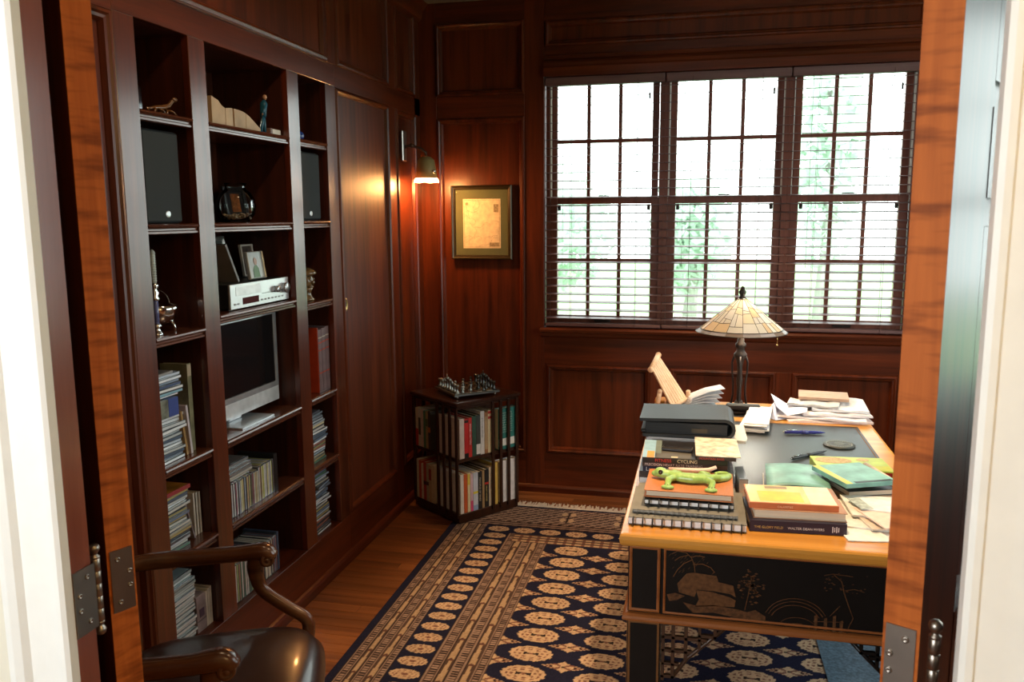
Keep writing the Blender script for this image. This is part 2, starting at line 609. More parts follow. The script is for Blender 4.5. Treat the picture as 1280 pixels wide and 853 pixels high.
def door_leaf(name, P0, ang_dir, ang_edge, hinge_x, jamb_n, jamb_x, label_side):
    """open leaf: P0 is the hinge corner, ang_dir points along the leaf, ang_edge across its hinge edge"""
    d = thing(name, (P0[0], P0[1], 0), kind='structure')
    u = Vector((math.cos(ang_dir), math.sin(ang_dir), 0))
    n = Vector((math.cos(ang_edge), math.sin(ang_edge), 0))
    W_, T_ = 0.585, 0.0445
    P = Vector((P0[0], P0[1], 0))
    fn = lambda a, b, z: tuple(P + u * a + n * b + Vector((0, 0, z)))
    rb = lambda mb, a0, a1, b0, b1, z0, z1: mb.add([fn(a, b, z) for a in (a0, a1) for b in (b0, b1) for z in (z0, z1)],
                                                   [(0, 1, 3, 2), (4, 6, 7, 5), (0, 4, 5, 1), (2, 3, 7, 6), (0, 2, 6, 4), (1, 5, 7, 3)])
    # stiles, rails and three raised panels
    mb = MB()
    rb(mb, 0.0015, 0.20, 0.001, T_ - 0.001, 0.012, 2.44)
    mb.build('stile', cherry['Z'], d)
    mb = MB(); rb(mb, W_ - 0.11, W_, 0, T_, 0.012, 2.44); mb.build('stile', cherry['Z'], d)
    for z0, z1 in ((0.012, 0.24), (0.86, 1.02), (1.62, 1.74), (2.31, 2.44)):
        mb = MB(); rb(mb, 0.20, W_ - 0.11, 0, T_, z0, z1); mb.build('rail', cherry['X'], d)
    for z0, z1 in ((0.24, 0.86), (1.02, 1.62), (1.74, 2.31)):
        mb = MB(); rb(mb, 0.198, W_ - 0.108, 0.014, T_ - 0.014, z0, z1); rb(mb, 0.24, W_ - 0.15, 0.008, T_ - 0.008, z0 + 0.04, z1 - 0.04)
        mb.build('panel', cherry['Z'], d)
    mb = MB()
    rb(mb, -0.001, 0.0015, 0.0, T_, 0.012, 2.44)
    mb.build('hinge_edge', curly, d)
    # hinge: one leaf let into the edge, one into the jamb, knuckle and ball-tipped pin
    for zc in (0.28, 1.02, 2.12):
        h = MB()
        rb(h, -0.0035, -0.001, 0.004, 0.0405, zc - 0.052, zc + 0.052)
        px, py = hinge_x
        h.bb(jamb_x, jamb_x + jamb_n * 0.0022, py - 0.060, py - 0.0155, zc - 0.052, zc + 0.052)
        hg = h.build('hinge', steel, d)
        k = MB()
        for q in range(5):
            z0 = zc - 0.052 + q * 0.0208
            k.lathe((px, py, z0), [(0.0068, 0.0003), (0.0072, 0.0007), (0.0072, 0.0201), (0.0068, 0.0205)], 16)
        k.build('knuckle', steel, hg)
        p_ = MB()
        for sg in (1, -1):
            z0 = zc + sg * 0.052
            pr = [(0.0075, 0), (0.0075, 0.003), (0.0045, 0.005), (0.0045, 0.008), (0.0070, 0.0105), (0.0088, 0.0155), (0.0075, 0.0205), (0.004, 0.0235), (0.0001, 0.024)]
            p_.lathe((px, py, z0), pr, 16, axis=(0, 0.0001, sg))
        p_.build('pin', steel, hg)
        for b, z in ((0.012, 0.036), (0.030, 0.012), (0.030, -0.012), (0.012, -0.036)):
            s_ = MB(); screw(s_, fn(-0.0035, b + 0.004, zc + z), -u); s_.build('screw', silver if False else steel, hg)
            s_ = MB(); screw(s_, (jamb_x + jamb_n * 0.0022, py - 0.020 - b, zc + z), (jamb_n, 0, 0)); s_.build('screw', steel, hg)
    return d


R_ = math.radians
door_leaf('door_1', (-0.9135, 1.076), R_(156), R_(66), (-0.9175, 1.0560), 1, -0.9085, 'near')
door_leaf('door_2', (0.2840, 1.080), R_(63), R_(153), (0.2975, 1.066), -1, 0.330, 'far')

# ------------------------------------------------------------------ wall with the bookcase (x = -1.58)
wl = thing('wall_left', (-1.8, 2.8, 0), kind='structure')
MB().bb(-2.02, -1.95, 1.0, 4.75, 0, 2.76).bb(-1.95, -1.60, 1.059, 1.10, 0, 2.76).build('backing', cherry_in, wl)


def lbox(name, y0, y1, z0, z1, mat, x0=-1.62, x1=XL, par=None):
    return MB().bb(x0, x1, y0, y1, z0, z1, 0.0015).build(name, mat, par or wl)


def lpanel(y0, y1, z0, z1, par=None, mat=None):
    MB().bb(-1.625, XL - 0.014, y0 - 0.01, y1 + 0.01, z0 - 0.01, z1 + 0.01).build('panel', mat or cherry['Z'], par or wl)
    MB().ring(Lw, y0, y1, z0, z1, MOULD).build('panel_moulding', cherry['Z'], par or wl)


lbox('rail', 1.06, 2.05, 2.155, 2.25, cherry['Y'])
lbox('rail', 3.46, YB, 2.155, 2.25, cherry['Y'])
lbox('rail', 1.06, YB, 2.69, 2.76, cherry['Y'])
MB().prism([(XL, 2.66), (XL + 0.02, 2.68), (XL + 0.03, 2.72), (XL + 0.06, 2.76), (XL, 2.76)], 1.10, YB, fn=lambda u, v, w: (u, w, v)).build('cornice', cherry['Y'], wl)
lbox('stile', 1.06, 1.45, 0.0, 2.155, cherry['Z'])
lbox('stile', 2.04, 2.05, 0.0, 2.155, cherry['Z'])

lbox('rail', 1.45, 2.04, 0.0, 0.235, cherry['Y'])
lpanel(1.45, 2.04, 0.235, 2.155)
lbox('stile', 1.06, 1.30, 2.25, 2.69, cherry['Z'])
lpanel(1.30, 3.385, 2.25, 2.69)
MB().ring(Lw, 1.296, 3.392, 2.246, 2.66, [(0, 0), (0.002, 0.006), (0.006, 0.008), (0.010, 0.003), (0.013, 0.009), (0.019, 0.011), (0.024, 0.004), (0.024, -0.01), (0, -0.01)]).build('panel_moulding', cherry['Y'], wl)
lbox('stile', 3.385, 3.478, 2.25, 2.69, cherry['Z'])
lpanel(3.478, 4.096, 2.25, 2.69)
lbox('stile', 4.096, 4.20, 2.25, 2.69, cherry['Z'])
lpanel(4.20, 4.49, 2.25, 2.69)
lbox('stile', 4.49, YB, 0, 2.69, cherry['Z'])
lbox('stile', 4.085, 4.19, 0.0, 2.155, cherry['Z'])
lpanel(4.19, 4.49, 0.235, 2.155)
lbox('rail', 4.19, 4.49, 0.0, 0.235, cherry['Y'])
lbox('rail', 3.46, 4.085, 0.0, 0.225, cherry['Y'])
# flush closet door in the panelling
d3 = thing('door_3', (XL, 3.77, 0.225), kind='structure')
MB().bb(-1.625, XL - 0.012, 3.47, 4.08, 0.23, 2.15).build('panel', wood('cherry_satin', CH_D, (0.165, 0.034, 0.009), 'Z', rough=0.46, coat=0.0), d3)
MB().ring(Lw, 3.462, 4.083, 0.227, 2.153, [(0, -0.002), (0.004, 0.006), (0.011, 0.008), (0.018, 0.002), (0.024, -0.012), (0.024, -0.02), (0, -0.02)]).build('panel_moulding', cherry['Z'], d3)
pu = MB().lathe((XL - 0.012, 3.515, 1.20), [(0.021, 0), (0.021, 0.003), (0.016, 0.004), (0.013, 0.001), (0.0001, 0.0008)], 20, axis=(1, 0, 0))
for i, v in enumerate(pu.v):
    pu.v[i] = (v[0], v[1], 1.20 + (v[2] - 1.20) * 1.5)
pu.build('flush_pull', brass, d3)
MB().bb(XL - 0.0115, XL - 0.0105, 3.509, 3.521, 1.19, 1.212).build('keyhole', black_p, d3)
bl = thing('baseboard_left', (XL, 2.8, 0), kind='structure')
MB().prism([(XL, 0), (XL + 0.016, 0), (XL + 0.016, 0.035), (XL + 0.010, 0.045), (XL, 0.05)], 1.10, 4.57, fn=lambda u, v, w: (u, w, v)).build('base_board', cherry['Y'], bl)

# ------------------------------------------------------------------ window wall (y = 4.58)
wb = thing('wall_back', (0.2, 4.65, 0), kind='structure')
OX0, OX1, OZ0, OZ1 = bx(-0.838), bx(1.012), 0.975, 2.345
mb = MB()
mb.bb(-2.0, OX0 - 0.01, 4.62, 4.74, 0, 2.8).bb(OX1 + 0.01, 2.0, 4.62, 4.74, 0, 2.8)
mb.bb(OX0 - 0.01, OX1 + 0.01, 4.62, 4.74, 0, OZ0 - 0.01).bb(OX0 - 0.01, OX1 + 0.01, 4.62, 4.74, OZ1 + 0.01, 2.8)
mb.build('backing', cherry_in, wb)


def bbox_(name, x0, x1, z0, z1, mat, y0=YB, y1=4.62, bev=0.0015):
    return MB().bb(x0, x1, y0, y1, z0, z1, bev).build(name, mat, wb)


def bpanel(x0, x1, z0, z1):
    MB().bb(x0 - 0.01, x1 + 0.01, YB + 0.014, 4.625, z0 - 0.01, z1 + 0.01).build('panel', cherry['Z'], wb)
    MB().ring(Bw, x0, x1, z0, z1, MOULD).build('panel_moulding', cherry['Z'], wb)


pxa, pxb = bx(-1.432), bx(-0.944)
S1 = bx(-0.826)
bbox_('stile', -1.62, pxa, 0, 2.76, cherry['Z'])
bbox_('stile', pxb, OX0, 0, 2.76, cherry['Z'])
zA = [bz(q) for q in (0.28, 2.122, 2.236, 2.612)]
bbox_('rail', pxa, pxb, 0, zA[0], cherry['X'])
bpanel(pxa, pxb, zA[0], zA[1])
bbox_('rail', pxa, pxb, zA[1], zA[2], cherry['X'])
bpanel(pxa, pxb, zA[2], zA[3])
bbox_('rail', pxa, pxb, zA[3], 2.76, cherry['X'])
zT0, zT1 = bz(2.47), bz(2.60)
bbox_('stile', OX1, 1.95, 0, 2.76, cherry['Z'])
bbox_('rail', OX0, OX1, zT1, 2.76, cherry['X'])
bpanel(OX0 + 0.005, OX1 - 0.005, zT0, zT1)
bbox_('rail', OX0, OX1, bz(2.40), zT0, cherry['X'])
MB().prism([(YB - 0.0, bz(2.40)), (YB - 0.006, bz(2.40)), (YB - 0.014, bz(2.385)), (YB - 0.016, bz(2.37)), (YB - 0.022, bz(2.36)), (YB - 0.022, OZ1 - 0.004), (4.66, OZ1 - 0.004), (4.66, bz(2.40))],
           OX0, OX1, fn=lambda u, v, w: (w, u, v)).build('window_header', cherry['X'], wb)
MB().prism([(0.0, bz(2.425)), (0.012, bz(2.422)), (0.014, bz(2.405)), (0.0, bz(2.40))], OX0, OX1, fn=lambda u, v, w: (w, YB - u, v)).build('picture_rail', cherry['X'], wb)
# below the window: stool, apron, three panels
MB().prism([(4.66, 0.972), (YB - 0.028, 0.972), (YB - 0.034, 0.962), (YB - 0.030, 0.948), (YB - 0.016, 0.944), (YB - 0.012, 0.925), (YB, 0.915), (4.66, 0.915)],
           OX0 - 0.02, OX1 + 0.02, fn=lambda u, v, w: (w, u, v)).build('window_stool', cherry['X'], wb)
zp1, zp0 = bz(0.785), bz(0.285)
bbox_('rail', OX0, OX1, zp1, 0.93, cherry['X'])
bbox_('rail', OX0, OX1, 0, zp0, cherry['X'])
xs = [(bx(-0.822), bx(-0.258)), (bx(-0.150), bx(0.386)), (bx(0.467), bx(0.975))]
for a, b in xs:
    bpanel(a, b, zp0, zp1)
for a, b in ((OX0, xs[0][0]), (xs[0][1], xs[1][0]), (xs[1][1], xs[2][0]), (xs[2][1], OX1)):
    bbox_('stile', a, b, zp0, zp1, cherry['Z'])
bk = thing('baseboard_back', (0, YB, 0), kind='structure')
MB().prism([(YB, 0), (YB - 0.014, 0), (YB - 0.014, 0.03), (YB - 0.008, 0.04), (YB, 0.045)], -1.56, 1.9, fn=lambda u, v, w: (w, u, v)).build('base_board', cherry['X'], bk)
wr = thing('wall_right', (1.95, 2.8, 0), kind='structure')
WY0, WY1 = 1.98, 4.12          # assumed window in this wall, seen only in reflections
mb = MB().bb(1.92, 2.02, 1.0, WY0, 0, 2.76).bb(1.92, 2.02, WY1, 4.75, 0, 2.76)
mb.bb(1.92, 2.02, WY0, WY1, 0, 0.85).bb(1.92, 2.02, WY0, WY1, 2.42, 2.76)
mb.build('panelling', cherry['Z'], wr)
Rw = lambda u, v, w: (1.92 - w, u, v)
MB().ring(Rw, WY0 - 0.08, WY1 + 0.08, 0.77, 2.50, [(0, 0), (0, 0.02), (0.02, 0.024), (0.08, 0.018), (0.08, 0)]).build('window_casing', cherry['Z'], wr)

# ------------------------------------------------------------------ windows: three double-hung units, six panes to a sash
pane_m = glass('window_glass', (0.97, 1.0, 0.985), 0.0, 0.08)
jamb_l = pm('vinyl_jamb_liner', (0.62, 0.60, 0.50), 0.4)


def window(idx, p0, p1, o0, o1):
    wn = thing('window_%d' % idx, ((o0 + o1) / 2, 4.68, OZ0), kind='structure')
    f = MB()
    f.bb(o0, o0 + 0.022, 4.64, 4.735, OZ0, OZ1).bb(o1 - 0.022, o1, 4.64, 4.735, OZ0, OZ1)
    f.bb(o0, o1, 4.64, 4.735, OZ1 - 0.02, OZ1).bb(o0, o1, 4.64, 4.735, OZ0 - 0.01, OZ0 + 0.012)
    f.build('frame', sashw, wn)
    l = MB().bb(o0 + 0.022, o0 + 0.027, 4.650, 4.73, 1.67, OZ1 - 0.02).bb(o1 - 0.027, o1 - 0.022, 4.650, 4.73, 1.67, OZ1 - 0.02)
    l.build('jamb_liner', jamb_l, wn)
    for nm, yc, z0, z1, br, tr in (('lower_sash', 4.665, OZ0 + 0.012, 1.694, 0.050, 0.034), ('upper_sash', 4.702, 1.665, OZ1 - 0.02, 0.034, 0.014)):
        a, b = bx(p0, yc), bx(p1, yc)
        sw = 0.046 if nm == 'lower_sash' else 0.036
        y0, y1 = yc - 0.017, yc + 0.017
        m = MB()
        g0, g1 = z0 + br, z1 - tr
        m.bb(max(a - sw, o0 + 0.023), a, y0, y1, z0, z1, 0.002).bb(b, min(b + sw, o1 - 0.023), y0, y1, z0, z1, 0.002)
        m.bb(a, b, y0, y1, z0, g0, 0.002).bb(a, b, y0, y1, g1, z1, 0.002)
        for k in (1, 2):
            x = a + (b - a) * k / 3
            m.bb(x - 0.010, x + 0.010, y0 + 0.004, y1 - 0.004, g0, g1, 0.003)
        zm = (g0 + g1) / 2
        m.bb(a, b, y0 + 0.0045, y1 - 0.0045, zm - 0.010, zm + 0.010, 0.003)
        s = m.build(nm, sashw, wn)
        for k in range(3):
            for (q0, q1) in ((g0, zm - 0.010), (zm + 0.010, g1)):
                xa, xb = a + (b - a) * k / 3 + 0.010 * (k > 0), a + (b - a) * (k + 1) / 3 - 0.010 * (k < 2)
                MB().bb(xa, xb, yc - 0.002, yc + 0.002, q0, q1).build('pane', pane_m, s)
        if nm == 'lower_sash':
            xc = (a + b) / 2
            MB().bb(xc - 0.045, xc + 0.045, y0 - 0.010, y0, z0 + 0.012, z0 + 0.034, 0.003).build('sash_lift', bronze, s)
            MB().bb(xc - 0.03, xc + 0.03, yc - 0.012, yc + 0.010, z1, z1 + 0.014, 0.003).build('sash_lock', bronze, s)
            for x in (a + 0.012, b - 0.012):
                MB().bb(x - 0.009, x + 0.009, y0 - 0.012, y0, g1 - 0.035, g1 - 0.002, 0.003).build('tilt_latch', bronze, s)
        else:
            MB().bb(b - 0.022, b - 0.012, y0 - 0.008, y0, g1 - 0.09, g1 - 0.055, 0.002).build('vent_stop', bronze, s)
    return wn


m1, m2 = bx((-0.270 - 0.145) / 2, 4.66), bx((0.338 + 0.458) / 2, 4.66)
window(1, -0.763, -0.270, OX0, m1)
window(2, -0.145, 0.338, m1, m2)
window(3, 0.458, 0.925, m2, OX1)

w4 = thing('window_4', (1.97, 3.4, 1.0), kind='structure')  # assumed window out of view, lets in side daylight
mm = (WY0 + WY1) / 2
MB().bb(1.93, 2.0, mm - 0.05, mm + 0.05, 0.85, 2.42).bb(1.93, 2.0, WY0, WY0 + 0.04, 0.85, 2.42).bb(1.93, 2.0, WY1 - 0.04, WY1, 0.85, 2.42).build('frame', cherry['Z'], w4)
for ya, yb in ((WY0 + 0.04, mm - 0.05), (mm + 0.05, WY1 - 0.04)):
    for nm, xc, z0, z1 in (('lower_sash', 1.955, 0.85, 1.66), ('upper_sash', 1.985, 1.63, 2.42)):
        m = MB().ring(lambda u, v, w: (xc + w, u, v), ya, yb, z0, z1, [(0, -0.014), (0, 0.014), (0.04, 0.014), (0.04, -0.014)])
        for k in (1, 2):
            y = ya + (yb - ya) * k / 3
            m.bb(xc - 0.011, xc + 0.011, y - 0.009, y + 0.009, z0 + 0.04, z1 - 0.04)
        m.bb(xc - 0.0105, xc + 0.0105, ya + 0.04, yb - 0.04, (z0 + z1) / 2 - 0.009, (z0 + z1) / 2 + 0.009)
        sa = m.build(nm, cherry['Z'], w4)
        MB().bb(xc - 0.002, xc + 0.002, ya + 0.04, yb - 0.04, z0 + 0.04, z1 - 0.04).build('pane', pane_m, sa)

# ------------------------------------------------------------------ wooden blinds, one to a window, each slat a part
cordm = pm('blind_cord', (0.10, 0.05, 0.035), 0.8)


def blind(x0, x1, label):
    b = thing('wooden_blind', ((x0 + x1) / 2, 4.607, OZ0 + 0.01), label, 'blind', 'wooden blinds across the window')
    MB().bb(x0, x1, 4.585, 4.632, OZ1 - 0.050, OZ1 - 0.006, 0.003).build('head_rail', slatw, b)
    MB().bb(x0, x1, 4.585, 4.632, OZ0 + 0.004, OZ0 + 0.022, 0.003).build('bottom_rail', slatw, b)
    R = Matrix.Rotation(R_(6.5), 3, 'X')
    me = None
    z = OZ0 + 0.052
    while z < OZ1 - 0.055:
        if me is None:
            o = MB().box(((x0 + x1) / 2, 4.608, z), (x1 - x0, 0.050, 0.0028), R, 0.0008).build('slat', slatw, b)
            me = o.data
            zb = z
        else:
            o = bpy.data.objects.new('slat', me)
            COL.objects.link(o)
            o.parent = b
            o.location = (0, 0, z - zb)
        z += 0.0447
    for t in (0.22, 0.78):
        for y in (4.5825, 4.6335):
            x = x0 + (x1 - x0) * t
            MB().sweep([(x, y, OZ0 + 0.01), (x, y, OZ1 - 0.03)], [0.0009, 0.0009], n=4).build('ladder_cord', cordm, b)
    MB().sweep([(x0 + 0.10, 4.578, 1.32), (x0 + 0.10, 4.578, OZ1 - 0.04)], [0.001, 0.001], n=5).build('lift_cord', cordm, b)


mA, mB_ = bx(-0.2075, 4.61), bx(0.405, 4.61)
blind(OX0 + 0.004, mA - 0.003, 'open wooden slat blind over the window bay nearest the framed map')
blind(mA + 0.003, mB_ - 0.003, 'open wooden slat blind over the middle window behind the stained glass lamp')
blind(mB_ + 0.003, OX1 - 0.004, 'open wooden slat blind over the window bay beside the open door leaf')

# ------------------------------------------------------------------ outside the window
MB().bb(-14, 14, 9.5, 40, -0.75, -0.70).build('lawn', pm('lawn_grass', (0.20, 0.34, 0.14), 0.9, var=0.3, scale=4), kind='structure')
MB().bb(2.3, 14, -4, 4.9, -0.75, -0.70).build('lawn_side', pm('lawn_grass', (0.20, 0.34, 0.14)), kind='structure')
MB().bb(-14, 14, 4.9, 9.5, -0.75, -0.69).build('driveway', pm('pale_concrete', (0.55, 0.57, 0.60), 0.8), kind='structure')
leafm = translucent('tree_leaf', (0.68, 0.80, 0.70), 0.5, 0.7)
bark = pm('tree_bark', (0.42, 0.40, 0.37), 0.9, var=0.2, scale=12, stretch=(1, 1, 0.2))


def tree(loc, r, h, n, label, seed):
    rr = np.random.RandomState(seed)
    t = thing('leafy_tree', loc, label, 'tree', 'trees beyond the window')
    m = MB()
    m.sweep([(loc[0], loc[1], loc[2]), (loc[0] + .1, loc[1], loc[2] + h * .5), (loc[0], loc[1], loc[2] + h * .9)], [.16, .11, .04], n=8)
    m.build('trunk', bark, t)
    c = Vector((loc[0], loc[1], loc[2] + h * .72))
    P = rr.normal(size=(n, 3))
    P /= np.linalg.norm(P, axis=1)[:, None]
    P *= (rr.rand(n, 1) ** 0.4) * np.array([r, r, h * .42])
    vs, fs = [], []
    for i in range(n):
        a = rr.normal(size=3); a /= np.linalg.norm(a)
        bvec = np.cross(a, rr.normal(size=3)); bvec /= np.linalg.norm(bvec)
        s = 0.10 + 0.08 * rr.rand()
        q = P[i] + np.array(c)
        vs += [q - a * s, q + bvec * s * .5, q + a * s, q - bvec * s * .5]
        fs.append((4 * i, 4 * i + 1, 4 * i + 2, 4 * i + 3))
    MB().add(vs, fs).build('leaves', leafm, t, kind='stuff')


tree((-3.0, 14.0, -0.7), 1.6, 2.9, 2400, 'broad pale green bush behind the panes nearest the framed map', 1)
tree((-0.25, 15.5, -0.7), 0.75, 2.7, 1100, 'smaller pale green bush behind the middle window of three', 2)
tree((1.78, 13.5, -0.7), 0.55, 4.6, 800, 'slim pale leafy tree behind the window bay beside the door', 3)

# ================================================================== BUILT-IN BOOKCASE
face_z = wood('cherry_face_Z', CH_D, CH_L, 'Z', rough=0.30, coat=1.0)
face_y = wood('cherry_face_Y', CH_D, CH_L, 'Y', rough=0.30, coat=1.0)
BY = [2.05, 2.14, 2.393, 2.482, 3.025, 3.117, 3.362, 3.46]
XBK = -1.90
bc = thing('built_in_bookcase', (-1.74, 2.755, 0), 'dark cherry built-in bookcase with three bays of moulded shelves', 'bookcase')
for a, b in ((0, 1), (2, 3), (4, 5), (6, 7)):
    MB().bb(-1.605, XL, BY[a], BY[b], 0.215, 2.16, 0.0015).build('stile', face_z, bc)
MB().bb(-1.605, XL, 2.05, 3.46, 2.16, 2.25, 0.0015).build('top_rail', face_y, bc)
MB().bb(-1.605, XL, 2.05, 3.46, 0.0, 0.215, 0.0015).build('plinth', cherry['Y'], bc)
for a, b in ((1, 2), (3, 4), (5, 6)):
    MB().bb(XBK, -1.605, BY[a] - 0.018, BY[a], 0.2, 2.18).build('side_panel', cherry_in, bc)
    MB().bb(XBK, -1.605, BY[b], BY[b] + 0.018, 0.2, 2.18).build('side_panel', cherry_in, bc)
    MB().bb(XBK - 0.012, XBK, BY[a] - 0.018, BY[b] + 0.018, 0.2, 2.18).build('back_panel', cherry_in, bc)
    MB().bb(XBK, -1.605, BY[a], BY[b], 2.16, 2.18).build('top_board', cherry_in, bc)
    MB().bb(XBK, -1.605, BY[a], BY[b], 0.195, 0.215).build('bottom_board', cherry['Y'], bc)
shelf_w = wood('shelf_cherry', (0.05, 0.014, 0.008), (0.15, 0.045, 0.022), 'Y', rough=0.24, coat=0.6)
SH = {0: (1.910, 1.581, 1.243, 0.836, 0.540), 1: (1.910, 1.581, 1.273, 0.836, 0.535), 2: (1.911, 1.584, 1.246, 0.841, 0.540)}
for k, (a, b) in enumerate(((1, 2), (3, 4), (5, 6))):
    for z in SH[k]:
        pr = [(XBK, z), (XL - 0.006, z), (XL + 0.001, z - 0.003), (XL + 0.003, z - 0.008), (XL - 0.001, z - 0.013), (XL - 0.008, z - 0.015), (XL - 0.008, z - 0.020),
              (XL - 0.004, z - 0.023), (XL - 0.004, z - 0.029), (XL - 0.010, z - 0.032), (XBK, z - 0.024)]
        MB().prism(pr, BY[a] + 0.0005, BY[b] - 0.0005, fn=lambda u, v, w: (u, w, v)).build('shelf', shelf_w, bc)

# ================================================================== RUG
rug = thing('bokhara_rug', (0.02, 2.9, 0), 'navy and tan patterned rug with rows of oval medallions and striped borders', 'rug')
RX0, RX1, RY0, RY1 = -1.245, 1.28, 1.75, 4.30


def rug_mesh():
    dx, dy = 0.0040, 0.0048
    nx, ny = int((RX1 - RX0) / dx), int((RY1 - RY0) / dy)
    X = np.linspace(RX0, RX1, nx + 1)
    Y = np.linspace(RY0, RY1, ny + 1)
    X, Y = np.meshgrid(X, Y)
    navy = np.array([0.012, 0.012, 0.030]); tan = np.array([0.46, 0.31, 0.195]); rust = np.array([0.17, 0.075, 0.055])
    brown = np.array([0.080, 0.047, 0.038]); pink = np.array([0.30, 0.20, 0.16]); dark = np.array([0.02, 0.012, 0.012])
    C = np.zeros(X.shape + (3,)) + navy
    xm = np.minimum(X - RX0, RX1 - X)      # distance from the nearer side edge
    v = RY1 - Y                            # distance from the far end

    def put(mask, col):
        C[mask] = col

    def medallion(cx_, cy_, a, b, mask0, inner=True):
        ex, ey = (X - cx_) / a, (Y - cy_) / b
        d = np.sqrt(ex ** 2 + ey ** 2)
        ang = np.arctan2(ey, ex)
        m = mask0 & (d < 1 + 0.025 * np.sign(np.sin(ang * 14)))
        put(m, tan)
        put(m & (d > 0.70) & (d < 0.80) & (np.sin(ang * 12) > -0.3), rust)
        put(m & (np.abs(d - 0.52) < 0.07) & (np.sin(ang * 8) > 0.1), rust)
        if inner:
            put(m & (d < 0.42) & (np.abs(ex) > 0.10) & (np.abs(ey) < 0.55 * np.abs(ex) + 0.02) & (np.abs(ex) < 0.36), dark)
            put(m & (d < 0.12), rust)
        else:
            put(m & (d < 0.25), rust)

    def check(mask, s, t, pitch):
        put(mask, brown)
        q = (np.floor(s / 0.009) % 2 == 0)
        put(mask & q & ((t / pitch) % 1 < 0.55), pink)

    def sidebands(u0, widths, arrow_w, pitch):
        """dotted strip, arrows, dotted strip, arrows, dotted strip"""
        p = u0
        for k, w in enumerate(widths):
            m = (xm >= p) & (xm < p + w)
            if k % 2 == 0:
                put(m, brown)
                s = (xm - p) / w
                put(m & (np.abs(s - 0.5) < 0.24) & ((v / 0.0155) % 1 < 0.5), pink)
                put(m & (np.abs(s - 0.5) < 0.24) & ((v / 0.0155) % 1 >= 0.5), dark)
                put(m & (np.abs(np.abs(s - 0.5) - 0.36) < 0.05), pink * 0.8)
                put(m & (np.abs(np.abs(s - 0.5) - 0.47) < 0.03), dark)
            else:
                put(m, brown * 0.8)
                s = np.abs((xm - p) / w - 0.5) * 2
                ph = (v + 0.02 * (k == 1)) / pitch % 1
                wd = np.clip(0.30 + 0.60 * ph, 0, 0.80)
                put(m & (s < wd) & (ph > 0.02) & (ph < 0.90 + 0.10 * s), tan * 0.78)
                put(m & (s < 0.75) & ((ph >= 0.90 + 0.10 * s) | (ph < 0.03)), rust * 0.6)
            p += w

    field = (xm > 0.54) & (v > 0.50)
    i0 = int(-4)
    for i in range(-1, 8):
        for j in range(0, 16):
            medallion(-0.575 + 0.260 * i, 3.735 - 0.137 * j, 0.080, 0.052, field)
            cx_, cy_ = -0.445 + 0.260 * (i - 1), 3.668 - 0.137 * j
            ex, ey = np.abs(X - cx_) / 0.080, np.abs(Y - cy_) / 0.044
            m = field & (((ex + ey * 1.5) < 1) | ((ex * 1.8 + ey) < 0.85))
            put(m, tan)
            put(m & (np.abs(ex - ey) < 0.12) & (ex > 0.1), rust)
            put(m & (((ex - 0.55) ** 2 * 6 + ey ** 2 * 4) < 0.05), dark)
            put(m & (np.maximum(ex, ey) < 0.09), dark)
            put(m & (np.abs(ex + 1.5 * ey - 0.8) < 0.09) & (ex > 0.3), rust)
    # side bands run to the end rows
    side = v > 0.28
    sidebands(0.030, [0.040, 0.024, 0.046, 0.024, 0.034], 0.02, 0.150)
    m = (xm >= 0.198) & (xm < 0.327)
    put(m, navy)
    for j in range(0, 30):
        for sgn in (0, 1):
            cx_ = RX0 + 0.2625 if sgn == 0 else RX1 - 0.2625
            medallion(cx_, 3.94 - 0.087 * j, 0.056, 0.031, m & (np.abs(X - cx_) < 0.07), False)
    sidebands(0.327, [0.052, 0.032, 0.050, 0.032, 0.047], 0.02, 0.150)
    # far end: stripes, a row of medallions, stripes, wide lattice band
    m = (v < 0.50) & (v >= 0.28) & (xm > 0.19)
    inner = m & (xm > 0.36)
    put(inner, brown)
    s = v - 0.41
    put(inner & (((v / 0.030) % 1) < 0.5) & (v > 0.41), tan * 0.85)
    put(inner & (((v / 0.030) % 1) < 0.5) & (v > 0.41) & ((X / 0.045) % 1 < 0.35), rust)
    row_ = (v < 0.405) & (v >= 0.31) & (xm > 0.19)
    put(row_, navy)
    for i in range(0, 17):
        medallion(-0.983 + 0.1335 * i, 3.943, 0.053, 0.034, row_, False)
    m = (v >= 0.245) & (v < 0.31) & (xm > 0.03)
    put(m, brown)
    put(m & (((v / 0.026) % 1) < 0.45), pink * 1.05)
    put(m & (((v / 0.026) % 1) >= 0.45) & ((X / 0.05) % 1 < 0.5), dark)
    m = v < 0.245
    put(m, brown * 1.1)
    a = ((X + v * 1.4) / 0.055) % 1
    b = ((X - v * 1.4) / 0.055) % 1
    put(m & (a < 0.32), pink)
    put(m & (b < 0.28), pink * 0.85)
    put(m & (np.abs(a - 0.66) < 0.08), dark)
    put(m & (((v / 0.05) % 1) < 0.14), pink * 0.7)
    for cx_ in (-0.66, -0.375, -0.09, 0.2, 0.48, 0.77):
        ex, ey = np.abs(X - cx_) / 0.05, np.abs(v - 0.13) / 0.085
        put(m & (((ex - 0.45) ** 2 + (ey - 0.5) ** 2) < 0.09), tan * 0.95)
        put(m & (ex < 0.09) & (ey < 0.9), dark)
    put(v < 0.022, navy)
    put((v > 0.022) & (v < 0.036) & ((X / 0.03) % 1 < 0.5), pink * 0.6)
    put(xm < 0.030, navy)
    rr = np.random.RandomState(5)
    knots = rr.normal(1.0, 0.10, size=X.shape)[..., None] * (1 + 0.05 * np.sin(Y * 37 + np.sin(Y * 11))[..., None])
    C = np.clip(C * knots, 0, 1)
    Z = 0.008 + 0.0006 * rr.rand(*X.shape)
    n = X.size
    co = np.stack([X - 0.02, Y - 2.9, Z], -1).reshape(-1, 3)
    q = np.arange(n).reshape(X.shape)
